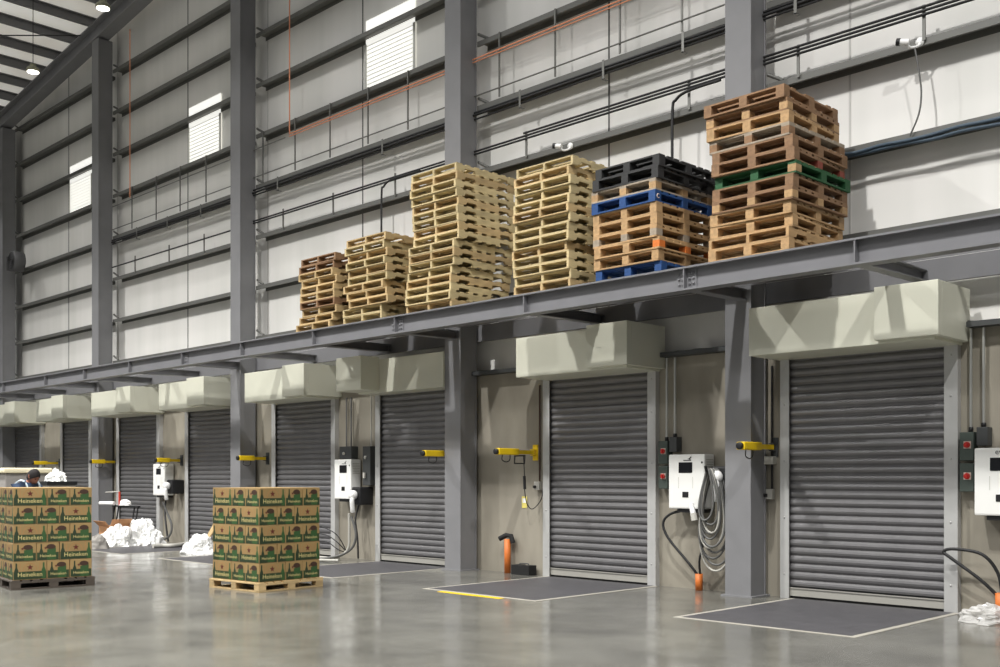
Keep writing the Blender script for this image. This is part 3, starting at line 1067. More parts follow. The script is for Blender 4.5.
# wall fan at the far corner
fx, fz = -30.75, 7.60
r = empty('wall_fan', (fx, -0.3, fz), 'dark drum fan on the wall beside the corner column', 'fan')
b = MB()
b.lathe([(0.24, -0.16), (0.28, -0.14), (0.29, 0.0), (0.28, 0.14), (0.23, 0.16), (0.20, 0.14), (0.23, 0.05)], (fx, -0.35, fz), 24, axis='y')
b.build('drum', 'fan_grey', r)
b = MB()
for k in range(5):
    rr = 0.05 + 0.045 * k
    b.tube([(fx + rr * math.cos(2 * PI * t / 20), -0.515, fz + rr * math.sin(2 * PI * t / 20)) for t in range(21)], 0.006, 4, cap=False)
b.build('guard', 'cable_black', r)
b = MB()
b.box(fx - 0.5, fx - 0.27, -0.40, -0.30, fz - 0.05, fz + 0.05)
b.box(fx - 0.53, fx - 0.5, -0.45, -0.06, fz - 0.2, fz + 0.2)
b.build('mount_bracket', 'fan_grey', r)

# ================================================================== CABLE TRAY BELOW THE PLATFORM
r = empty('cable_tray', (-8, -0.06, 3.15), 'dark cable tray along the top of the concrete wall behind the hoods', 'cable tray')
gaps = [(-4.50, -1.5), (-8.58, -7.08), (-12.62, -11.08), (-15.93, -15.02), (-22.75, -21.97)]
for (x0, x1) in gaps:
    b = MB()
    b.box(x0, x1, -0.16, -0.004, 3.13, 3.14)
    b.box(x0, x1, -0.165, -0.155, 3.13, 3.19)
    ch = b.build('channel', 'dark_grey_plastic', r)
    for k in range(3):
        b = MB()
        n = max(4, int((x1 - x0) / 0.25))
        pts = [(x0 + (x1 - x0) * t / n, -0.05 - 0.035 * k, 3.165 + random.uniform(-0.008, 0.03)) for t in range(n + 1)]
        b.tube(smooth_path(pts, 3), 0.014, 6)
        b.build('cable', 'cable_black', ch)


# ================================================================== CHARGERS AND SWITCHGEAR BETWEEN THE DOORS
def charger(x0, z0, lab, mark, w=0.57, h=0.72):
    y1, y0 = -0.03, -0.26
    x1 = x0 + w
    r = empty('wall_charger', ((x0 + x1) / 2, -0.14, z0), lab, 'charger', 'wall chargers')
    b = MB()
    b.cbox(x0, x1, y0, y1, z0, z0 + h, 0.02)
    b.build('cabinet', 'white_enclosure', r)
    b = MB()
    b.cbox(x0 + 0.165, x0 + 0.165 + 0.215, y0 - 0.006, y0 + 0.002, z0 + h - 0.245, z0 + h - 0.105, 0.004)
    b.build('display', 'screen_glass', r)
    b = MB()
    b.cbox(x0 + 0.225, x0 + 0.32, y0 - 0.006, y0 + 0.002, z0 + 0.15, z0 + 0.225, 0.003)
    b.build('card_reader', 'black_plastic', r)
    for (q0, q1) in ((x0 + 0.16, x0 + 0.165), (x0 + 0.385, x0 + 0.39)):
        b = MB()
        b.box(q0, q1, y0 - 0.003, y0 + 0.002, z0 + 0.27, z0 + 0.42)
        b.build('door_seam', 'outlet_grey', r)
    b = MB()
    if mark == 'ev':
        tv, tf = text_mesh('ev', 0.085)
        b.add([(p[0] + x0 + 0.255, y0 - 0.003, p[1] + z0 + h - 0.07) for p in tv], tf)
    else:
        tx, tz = x0 + 0.33, z0 + h - 0.03
        P = [(-0.03, -0.03), (0.0, -0.025), (0.04, 0.012), (0.03, -0.008), (0.045, -0.01), (0.015, -0.03), (0.03, -0.045), (0.0, -0.04)]
        b.add([(tx + p[0], y0 - 0.003, tz + p[1]) for p in P], [(0, 1, 7), (1, 2, 3), (1, 3, 5), (3, 4, 5), (1, 5, 7), (5, 6, 7)])
        b.add([(tx - 0.09 + dx, y0 - 0.003, tz - 0.045 + dz) for dx, dz in ((0, 0), (0.12, 0), (0.12, -0.012), (0, -0.012))], [(0, 1, 2, 3)])
    b.build('emblem', 'black_plastic', r)
    b = MB()
    b.lathe([(0.014, 0), (0.014, -0.006)], (x0 + 0.53 if w > 0.5 else x0 + w - 0.04, y0, z0 + h - 0.11), 10, axis='y')
    b.build('key_lock', 'dark_grey_plastic', r)
    b = MB()
    for k in range(7):
        b.box(x1 - 0.001, x1 + 0.003, y0 + 0.04, y1 - 0.03, z0 + h - 0.08 - 0.03 * k, z0 + h - 0.068 - 0.03 * k)
    b.build('side_vent', 'outlet_grey', r)
    b = MB()
    b.box(x0 + 0.12, x1 - 0.04, y0 + 0.03, y1, z0 - 0.05, z0)
    b.build('cable_gland', 'black_plastic', r)
    return r


charger(-4.38, 1.09, 'white charger cabinet with ev lettering beside the door nearest the camera', 'ev')
c2 = charger(-8.37, 1.08, 'white charger cabinet with a thick coil of grey cables at its side', 'bird')
c3 = charger(-15.86, 1.10, 'white charger cabinet behind the carton stack on the pale pallet', 'bird', 0.5)
c4 = charger(-22.86, 1.08, 'white charger cabinet furthest from the camera, above the floor hose', 'bird', 0.55)


def switchgear(x0, lab, tops):
    """two stacked boxes with red switches, one side box, two silver conduits rising to the tray"""
    r = empty('switch_panel', (x0 + 0.1, -0.06, 1.32), lab, 'switch panel', 'switch panels')
    for z in (1.68, 1.34):
        b = MB()
        b.cbox(x0, x0 + 0.15, -0.13, -0.003, z, z + 0.31, 0.008)
        bx_ = b.build('switch_box', 'box_green_grey', r)
        b = MB()
        b.cbox(x0 + 0.045, x0 + 0.125, -0.136, -0.13, z + 0.13, z + 0.21, 0.004)
        b.build('bezel', 'button_white', bx_)
        b = MB()
        b.lathe([(0.034, -0.136), (0.034, -0.155), (0.022, -0.16)], (x0 + 0.085, 0, z + 0.17), 12, axis='y')
        b.box(x0 + 0.075, x0 + 0.095, -0.175, -0.158, z + 0.145, z + 0.195)
        b.build('red_switch', 'button_red', bx_)
    b = MB()
    b.cbox(x0 + 0.18, x0 + 0.30, -0.13, -0.003, 1.84, 2.04, 0.008)
    b.build('junction_box', 'dark_grey_plastic', r)
    for k, dx in enumerate((0.10, 0.235)):
        b = MB()
        z0 = 2.0 if k == 0 else 2.045
        b.tube([(x0 + dx, -0.07, z0), (x0 + dx, -0.07, 3.12)], 0.017, 10)
        b.build('conduit_tube', 'conduit_silver', r)
        b = MB()
        b.lathe([(0.026, 0), (0.026, 0.05), (0.018, 0.055)], (x0 + dx, -0.07, z0 - 0.01), 10)
        b.build('conduit_gland', 'black_plastic', r)
    return r


switchgear(-4.585, 'dark boxes with two red switches beside the door nearest the camera', 2)
switchgear(-8.635, 'dark boxes with red switches beside the charger with coiled cables', 2)
r = empty('switch_panel', (-15.8, -0.06, 1.84), 'small dark box with two thin conduits on top of the charger behind the pale-pallet cartons', 'switch panel')
b = MB()
b.cbox(-15.84, -15.48, -0.16, -0.003, 1.835, 2.06, 0.008)
b.build('switch_box', 'dark_grey_plastic', r)
for dx in (-15.74, -15.60):
    b = MB()
    b.tube([(dx, -0.07, 2.05), (dx, -0.07, 2.96)], 0.015, 8)
    b.build('conduit_tube', 'cable_grey', r)
b = MB()
b.lathe([(0.03, -0.16), (0.03, -0.175)], (-15.70, 0, 1.93), 10, axis='y')
b.build('knob', 'outlet_grey', r)
r = empty('switch_panel', (-15.1, -0.06, 1.35), 'tall dark box with levers beside the door under the tallest pallets', 'switch panel')
b = MB()
b.cbox(-15.17, -14.95, -0.14, -0.003, 1.35, 2.05, 0.008)
b.build('switch_box', 'dark_grey_plastic', r)
b = MB()
b.lathe([(0.03, -0.14), (0.03, -0.16)], (-15.08, 0, 1.85), 10, axis='y')
b.box(-15.10, -15.06, -0.19, -0.155, 1.48, 1.58)
b.build('lever', 'outlet_grey', r)
b = MB()
b.tube([(-15.02, -0.06, 2.05), (-15.02, -0.06, 2.98)], 0.014, 8)
b.build('conduit_tube', 'cable_pale', r)


def plug_holder(x, z, lab):
    r = empty('plug_holder', (x, -0.12, z - 0.3), lab, 'plug holder', 'plug holders')
    b = MB()
    b.cbox(x - 0.12, x + 0.14, -0.30, -0.003, z - 0.3, z + 0.02, 0.03)
    b.build('holster', 'black_plastic', r)
    b = MB()
    b.lathe([(0.07, 0), (0.085, -0.03), (0.08, -0.10), (0.05, -0.13)], (x, -0.30, z - 0.12), 14, axis='y')
    b.tube(smooth_path([(x + 0.01, -0.36, z - 0.14), (x + 0.03, -0.40, z - 0.22), (x + 0.02, -0.38, z - 0.36), (x + 0.0, -0.36, z - 0.42)]), 0.042, 10)
    b.build('plug_handle', 'white_plastic', r)
    return r


plug_holder(-7.56, 1.62, 'black plug holster beside the charger with the coiled cables')
plug_holder(-15.17, 1.30, 'black holster with white plugs right of the charger behind the pale-pallet cartons')
plug_holder(-22.02, 1.42, 'black holster with a white plug beside the charger furthest away')


def cable(name, pts, rr, m, lab, group=None, n=8, k=6):
    b = MB()
    b.tube(smooth_path(pts, k), rr, n)
    return tag(b.build(name, m), lab, 'cable', group)


# coil of grey cables hung beside the second charger
b = MB()
b.tube([(-7.60, -0.004, 1.57), (-7.60, -0.52, 1.58), (-7.60, -0.54, 1.64)], 0.02, 8)
tag(b.build('wall_hook', 'black_plastic'), 'black hook carrying the grey cable coil', 'hook')
NL = 11
for q in range(NL):
    w = 0.10 + 0.014 * (NL - q) + random.uniform(-.02, .02)
    drop = 0.66 + 0.062 * (NL - 1 - q) + random.uniform(-.03, .03)
    off = random.uniform(-0.05, 0.02)
    pts = []
    for t in range(25):
        a = 2 * PI * t / 24
        cz = (1 - math.cos(a)) / 2
        pts.append((-7.59 + off * cz + w * math.sin(a) * (0.5 + 0.75 * cz), -0.29 - 0.02 * q + 0.012 * math.sin(2 * a + q), 1.60 - drop * cz))
    b = MB()
    b.tube(smooth_path(pts, 3), 0.0145, 6, cap=False)
    tag(b.build('charging_cable', 'cable_grey' if q % 4 else 'cable_pale'), 'loop of the grey cable coil beside the second charger, %s counted from the wall' % ORD[q + 1], 'cable', 'loops of the cable coil')
r = empty('cable_tag', (-7.9, -0.5, 1.02), 'white plug and tag hanging on the grey cable coil', 'plug')
b = MB()
b.tube([(-7.72, -0.68, 1.16), (-7.68, -0.69, 1.04)], 0.035, 8)
b.build('plug_body', 'white_plastic', r)
b = MB()
b.tube([(-7.68, -0.69, 1.04), (-7.66, -0.69, 0.95)], 0.042, 8)
b.build('plug_cap', 'outlet_grey', r)

# orange conduit stubs with their black cables
stubs = [(-4.16, -0.12, 0.26, 'orange conduit stub in the floor under the charger nearest the camera'),
         (-7.98, -0.12, 0.22, 'short orange conduit stub in the floor below the cable coil'),
         (-11.55, -0.10, 0.53, 'tall orange conduit stub with a black cap between column and door')]
for x, y, h, lab in stubs:
    r = empty('conduit_stub', (x, y, 0), lab, 'conduit', 'orange conduit stubs')
    b = MB()
    b.lathe([(0.05, 0), (0.05, h), (0.043, h), (0.043, h - 0.02)], (x, y, 0.001), 14)
    b.build('pipe', 'orange_plastic', r)
    if h > 0.5:
        b = MB()
        b.tube([(x - 0.12, y - 0.06, h - 0.0), (x - 0.02, y - 0.01, h + 0.06), (x + 0.06, y + 0.02, h + 0.05), (x + 0.09, y + 0.03, h - 0.06)], 0.04, 8)
        b.build('cable_cap', 'rubber_black', r)
cable('power_cable', [(-4.20, -0.12, 0.24), (-4.35, -0.18, 0.40), (-4.62, -0.22, 0.60), (-4.72, -0.22, 0.68), (-4.60, -0.22, 0.715), (-4.32, -0.2, 0.67), (-4.18, -0.14, 0.48), (-4.14, -0.12, 0.24)], 0.018, 'cable_black',
      'black cable looping over the rail from the orange stub nearest the camera')
cable('power_cable', [(-8.0, -0.12, 0.2), (-8.12, -0.16, 0.36), (-8.42, -0.2, 0.68), (-8.50, -0.2, 0.88), (-8.40, -0.18, 1.0), (-8.22, -0.15, 1.05)], 0.018, 'cable_black', 'black cable from charger to the orange stub below the coil')
cable('power_cable', [(-7.96, -0.12, 0.2), (-7.92, -0.2, 0.4), (-7.84, -0.24, 0.60), (-7.82, -0.24, 0.78)], 0.016, 'cable_black', 'short black cable rising from the orange stub into the coil')

# cables below the third and fourth chargers
cable('charging_cable', [(-15.12, -0.48, 0.85), (-15.14, -0.46, 0.5), (-15.20, -0.45, 0.2), (-15.5, -0.5, 0.05), (-15.9, -0.6, 0.04), (-16.0, -0.9, 0.04), (-15.5, -1.0, 0.04), (-15.0, -0.8, 0.04)], 0.024, 'cable_pale', 'pale cable curling on the floor below the third charger', 'cables below the third charger')
cable('charging_cable', [(-15.08, -0.46, 0.8), (-15.0, -0.42, 0.5), (-15.1, -0.42, 0.25), (-15.35, -0.5, 0.1), (-15.7, -0.7, 0.03), (-16.15, -0.85, 0.03), (-16.3, -1.1, 0.03)], 0.022, 'cable_grey', 'grey cable sweeping to the floor below the third charger', 'cables below the third charger')
cable('power_cable', [(-15.3, -0.1, 1.05), (-15.3, -0.2, 0.75), (-15.24, -0.2, 0.4), (-15.22, -0.2, 0.03)], 0.016, 'cable_black', 'black cable dropping straight down below the third charger', 'cables below the third charger')
for q in range(3):
    z = 0.5 - 0.12 * q
    cable('power_cable', [(-15.55, -0.2, 0.12), (-15.62, -0.35, z - 0.08), (-15.85, -0.45, z + 0.06), (-16.2, -0.55, z + 0.12 - 0.04 * q), (-16.55, -0.6, z + 0.02)], 0.009, 'cable_black',
          'thin dark wire arching from the third charger, %s of three' % ['highest', 'middle', 'lowest'][q], 'thin wires below the third charger')
cable('charging_cable', [(-21.98, -0.48, 0.95), (-21.92, -0.4, 0.7), (-21.80, -0.35, 0.4), (-21.9, -0.4, 0.15), (-22.3, -0.6, 0.05), (-22.7, -1.0, 0.04), (-22.4, -1.3, 0.04)], 0.026, 'cable_grey', 'grey cable curving to the floor below the furthest charger', 'cables below the furthest charger')
cable('power_cable', [(-22.55, -0.1, 1.04), (-22.5, -0.15, 0.7), (-22.35, -0.2, 0.4), (-22.25, -0.2, 0.03)], 0.022, 'cable_black', 'black cable dropping below the furthest charger', 'cables below the furthest charger')

# ---------------------------------------------------------------- yellow dock lights
bars = [(X(775, 0), 0.80, 'yellow dock light arm beside the column nearest the camera'), (X(536, 0), 0.85, 'yellow dock light arm above the orange-capped stub'),
        (-12.74, 0.80, 'yellow dock light arm in front of the door under the tallest pallets'), (X(268, 0), 0.68, 'yellow dock light arm above the cartons on the pale pallet'),
        (X(182, 0), 0.62, 'yellow dock light arm above the furthest charger'), (-25.22, 0.66, 'yellow dock light arm beside the last column before the corner'),
        (X(60, 0), 0.7, 'yellow dock light arm above the person by the dark pallet'), (X(8.5, 0), 0.95, 'yellow dock light arm closest to the far corner')]
for i, (x, L, lab) in enumerate(bars):
    z = 1.875
    r = empty('dock_light', (x, -0.01, z - 0.1), lab, 'dock light', 'yellow dock light arms')
    b = MB()
    b.box(x - 0.05, x + 0.05, -0.02, -0.001, z - 0.12, z + 0.12)
    b.box(x - 0.03, x + 0.03, -0.10, -0.02, z - 0.05, z - 0.035)
    b.box(x - 0.03, x + 0.03, -0.10, -0.02, z + 0.035, z + 0.05)
    b.build('wall_bracket', 'yellow_paint' if i == 1 else 'dark_grey_plastic', r)
    b = MB()
    b.box(x - 0.02, x + 0.02, -L * 0.55, -0.06, z - 0.03, z + 0.03)
    b.build('arm', 'yellow_paint', r)
    b = MB()
    b.cbox(x - 0.06, x + 0.06, -L, -L * 0.50, z - 0.045, z + 0.052, 0.015)
    b.build('lamp_housing', 'yellow_paint', r)
    b = MB()
    b.lathe([(0.045, -L), (0.045, -L - 0.035), (0.03, -L - 0.04)], (x, 0, z + 0.003), 12, axis='y')
    b.build('lamp_head', 'black_plastic', r)
    b = MB()
    b.tube(smooth_path([(x, -L + 0.12, z - 0.045), (x + 0.01, -L + 0.10, z - 0.12), (x, -L + 0.2, z - 0.15), (x, -L + 0.27, z - 0.12), (x, -L + 0.28, z - 0.045)]), 0.007, 6)
    b.build('pull_loop', 'cable_black', r)
    if i == 1:
        b = MB()
        q = -L * 0.42
        b.tube([(x, q - 0.11, z - 0.05), (x, q - 0.12, z - 0.17), (x, q + 0.10, z - 0.17), (x, q + 0.11, z - 0.05), (x, q - 0.11, z - 0.06)], 0.012, 6)
        b.build('grab_handle', 'black_plastic', r)
        b = MB()
        b.tube(smooth_path([(x, -0.28, z - 0.05), (x, -0.26, z - 0.3), (x, -0.25, z - 0.6), (x + 0.01, -0.2, z - 0.8), (x + 0.05, -0.12, z - 0.86), (x + 0.16, -0.06, z - 0.72), (x + 0.20, -0.06, z - 0.55)]), 0.007, 6)
        b.build('lamp_cable', 'cable_black', r)
        b = MB()
        b.tube([(x, -0.262, z - 0.36), (x, -0.25, z - 0.56)], 0.022, 8)
        b.build('power_brick', 'black_plastic', r)

# sockets, tags
sock = [(-10.96, 1.30, 'pale wall socket with a plug beside the rail of the second door', 2.9), (-6.98, 1.22, 'pale wall socket beside the column nearest the camera', 2.9)]
for x, z, lab, zt in sock:
    r = empty('wall_socket', (x, -0.04, z), lab, 'socket', 'wall sockets')
    b = MB()
    b.cbox(x - 0.055, x + 0.055, -0.07, -0.002, z, z + 0.13, 0.008)
    b.build('socket_box', 'outlet_grey', r)
    b = MB()
    b.box(x - 0.05, x - 0.01, -0.10, -0.07, z + 0.03, z + 0.07)
    b.build('plug', 'black_plastic', r)
    b = MB()
    b.tube([(x + 0.03, -0.03, z + 0.13), (x + 0.03, -0.03, zt)], 0.013, 8)
    b.build('feed_conduit', 'print_brown' if x < -9 else 'cable_black', r)
b = MB()
b.cbox(-6.96 - 0.06, -6.96 + 0.06, -0.10, -0.002, 1.66, 1.76, 0.006)
tag(b.build('junction_box', 'outlet_grey'), 'small grey junction box under the yellow arm by the near column', 'box')
r = empty('wall_tag', (-11.27, -0.004, 1.02), 'small yellow tag card on the concrete above the black wheel chock', 'tag')
b = MB()
b.box(-11.33, -11.22, -0.006, -0.001, 1.02, 1.20)
b.build('card', 'yellow_tag', r)
b = MB()
b.box(-11.31, -11.24, -0.009, -0.0065, 1.10, 1.17)
b.build('label_field', 'white_plastic', r)

# wheel chock
r = empty('wheel_chock', (-11.15, -0.14, 0), 'small black rubber chock on the floor left of the second door', 'chock')
b = MB()
b.prism([(-11.35, 0.001), (-10.98, 0.001), (-10.98, 0.15), (-11.10, 0.15), (-11.16, 0.135), (-11.22, 0.15), (-11.35, 0.15)], -0.22, -0.05, 'y')
b.build('rubber_body', 'rubber_black', r)
b = MB()
b.tube(smooth_path([(-11.25, -0.13, 0.15), (-11.24, -0.13, 0.17), (-11.08, -0.13, 0.17), (-11.07, -0.13, 0.15)]), 0.008, 6)
b.build('handle', 'dark_grey_plastic', r)


# ================================================================== LOOSE THINGS ON THE FLOOR
def crumple(cx, cy, rx, ry, h, seed, n1=44, n2=18, amp=0.35):
    """dome of crumpled film: folded, ridged surface"""
    from mathutils import noise
    b = MB()
    v, f = [], []
    sv = Vector((seed * 3.7, seed * 1.3, seed * 2.1))
    for j in range(n2 + 1):
        ph = PI / 2 * j / n2
        for i in range(n1):
            a = 2 * PI * i / n1
            q = Vector((math.cos(ph) * math.cos(a), math.cos(ph) * math.sin(a), math.sin(ph)))
            d = 0.82 + amp * noise.noise(q * 1.6 + sv) + 0.30 * (0.5 - abs(noise.noise(q * 3.2 + sv))) + 0.20 * (0.4 - abs(noise.noise(q * 7.0 + sv)))
            foot = 1 + 0.25 * max(0, 0.25 - q.z) * 4 * (0.5 + noise.noise(q * 4 + sv))
            v.append((cx + rx * d * foot * q.x, cy + ry * d * foot * q.y, 0.004 + h * max(0.0, d * q.z)))
    for j in range(n2):
        for i in range(n1):
            a, c = j * n1 + i, j * n1 + (i + 1) % n1
            f.append((a, c, c + n1, a + n1))
    b.add(v, f, None, False)
    return b


def lump(name, args, m, lab, group=None):
    o = crumple(*args).build(name, m)
    return tag(o, lab, 'plastic wrap', group)


def flpt(u, v):
    d = F * CH / (v - VH)
    l = (u - 500) / F * d
    return C * l - S * d, S * l + C * d - CY


x, y = flpt(116, 546)
lump('plastic_wrap', (x, y, 0.36, 0.34, 0.46, 3), 'wrap_white', 'low white plastic wrap heap nearer the dark pallet cartons', 'white plastic heaps')
x, y = flpt(137, 545)
lump('plastic_wrap', (x + 0.1, y + 0.12, 0.42, 0.36, 0.60, 5), 'wrap_white', 'taller white plastic wrap heap, nearer the furthest charger', 'white plastic heaps')
x, y = flpt(200, 553.5)
lump('plastic_wrap', (x, y, 0.34, 0.30, 0.38, 8), 'wrap_white', 'white plastic wrap heap beside the pale pallet cartons', 'white plastic heaps')
x, y = flpt(996, 622)
lump('stretch_film', (x, y, 0.34, 0.3, 0.18, 11), 'clear_film', 'crumpled clear film on the floor under the nearest charger')

hp_ = [flpt(u, v) for u, v in ((153, 548.5), (163, 548), (172, 548), (181, 547), (188, 545.5))]
cable('floor_hose', [(p[0], p[1], 0.05) for p in hp_], 0.045, 'cable_pale', 'pale hose lying on the floor between the large and the small plastic heap')

# grey sack and cardboard box behind the dark pallet
x, y = flpt(98, 549)
o = crumple(x, y, 0.20, 0.22, 0.30, 21, 24, 10, 0.15).build('sack', 'sack_grey')
tag(o, 'grey sack on the floor between the dark pallet and the white heaps', 'sack')
o.modifiers.new('soft', 'SUBSURF')
x, y = flpt(92, 546)
r = empty('cardboard_box', (x, y + 0.5, 0), 'brown cardboard box showing behind the dark pallet cartons', 'box')
b = MB()
b.cbox(x - 0.32, x + 0.22, y + 0.3, y + 0.75, 0.001, 0.42, 0.006)
b.build('carton_body', 'cardboard', r)
b = MB()
b.add([(x - 0.32, y + 0.3, 0.42), (x + 0.22, y + 0.3, 0.42), (x + 0.3, y + 0.16, 0.54), (x - 0.3, y + 0.16, 0.54)], [(0, 1, 2, 3)])
b.add([(x + 0.22, y + 0.3, 0.42), (x + 0.22, y + 0.75, 0.42), (x + 0.34, y + 0.75, 0.58), (x + 0.34, y + 0.3, 0.58)], [(0, 1, 2, 3)])
fo = b.build('flaps', 'cardboard', r)
fo.modifiers.new('thick', 'SOLIDIFY').thickness = 0.006

# black trestle stand with wrapping roll
x, y = flpt(108, 545)
y += 0.8
x -= 1.25
r = empty('wrapping_stand', (x, y, 0), 'black legged stand holding a white roll beside the last column', 'stand')
for dx in (-0.15, 0.05, 0.85, 1.02):
    b = MB()
    b.tube([(x + dx, y - 0.12, 0.001), (x + dx + 0.02, y, 0.80)], 0.018, 8)
    b.build('leg', 'black_plastic', r)
b = MB()
b.box(x - 0.2, x + 1.1, y - 0.03, y + 0.03, 0.80, 0.84)
b.build('cross_bar', 'black_plastic', r)
b = MB()
b.tube([(x + 0.12, y, 0.84), (x + 0.12, y, 1.16)], 0.026, 8)
b.build('red_post', 'red_metal', r)
b = MB()
b.tube([(x + 0.12, y, 1.16), (x - 0.35, y - 0.12, 1.14)], 0.012, 6)
b.build('lever', 'outlet_grey', r)
b = MB()
b.tube([(x + 0.02, y - 0.08, 0.885), (x - 0.42, y - 0.22, 0.885)], 0.045, 12)
tag(b.build('wrap_roll', 'white_plastic'), 'white wrap roll lying on the black legged stand', 'roll')
rb = random.Random(4)
o = crumple(x + 0.40, y - 0.0, 0.20, 0.10, 0.15, 33).build('plastic_bag', 'wrap_white')
o.location = (0, 0, 0.84)
tag(o, 'small white plastic bag lying on the black legged stand', 'bag')

# plank leaning beside the pale pallet cartons
x, y = flpt(204, 559)
b = MB()
P0, P1 = Vector((-19.12, -1.15, 0.012)), Vector((-19.06, -0.445, 1.18))
t = (P1 - P0).normalized()
sd = Vector((1, 0, 0))
sd = (sd - t * sd.dot(t)).normalized()
nn = t.cross(sd)
v = []
for q in (P0, P1):
    for a, c in ((-0.07, -0.011), (0.07, -0.011), (0.07, 0.011), (-0.07, 0.011)):
        v.append(q + sd * a + nn * c)
b.add(v, [(0, 1, 2, 3), (7, 6, 5, 4), (0, 4, 5, 1), (1, 5, 6, 2), (2, 6, 7, 3), (3, 7, 4, 0)])
tag(b.build('wooden_plank', 'wood_fresh'), 'wooden plank leaning on the column behind the cartons on the pale pallet', 'plank')

# grey bin with cream lid and white bag, behind the person
bx0, by0 = -20.98, -4.1
r = empty('storage_bin', (bx0, by0, 0), 'tall grey bin with a thick cream lid behind the person', 'bin')
b = MB()
b.cbox(bx0 - 0.9, bx0 + 0.75, by0 - 0.4, by0 + 0.4, 0.001, 1.57, 0.02)
b.build('bin_body', 'bin_grey', r)
b = MB()
b.cbox(bx0 - 0.95, bx0 + 0.80, by0 - 0.45, by0 + 0.45, 1.572, 1.67, 0.03)
b.build('lid', 'lid_cream', r)
r = empty('crate', (-19.08, -4.05, 0), 'grey crate carrying a white bag between person and last column', 'crate')
b = MB()
b.cbox(-19.4, -18.8, -4.3, -3.8, 0.001, 1.36, 0.01)
b.build('crate_body', 'bin_grey', r)
b = MB()
b.box(-19.42, -18.78, -4.32, -3.78, 1.36, 1.42)
b.build('rim', 'black_plastic', r)
o = crumple(-19.06, -4.05, 0.2, 0.16, 0.22, 41).build('plastic_bag', 'wrap_white')
o.location = (0, 0, 1.417)
tag(o, 'white plastic bag on top of the grey crate near the person', 'bag')


# ================================================================== PERSON
def skin_mesh(name, nodes, edges, m, parent=None, sub=2):
    me = bpy.data.meshes.new(name)
    me.from_pydata([n[0] for n in nodes], edges, [])
    o = bpy.data.objects.new(name, me)
    COL.objects.link(o)
    o.modifiers.new('skin', 'SKIN').use_smooth_shade = True
    for i, n in enumerate(nodes):
        rr = n[1]
        me.skin_vertices[0].data[i].radius = rr if isinstance(rr, tuple) else (rr, rr)
        me.skin_vertices[0].data[i].use_root = (i == 0)
    md = o.modifiers.new('sub', 'SUBSURF')
    md.levels = md.render_levels = sub
    me.materials.append(MATS[m])
    if parent is not None:
        o.parent = parent
    return o


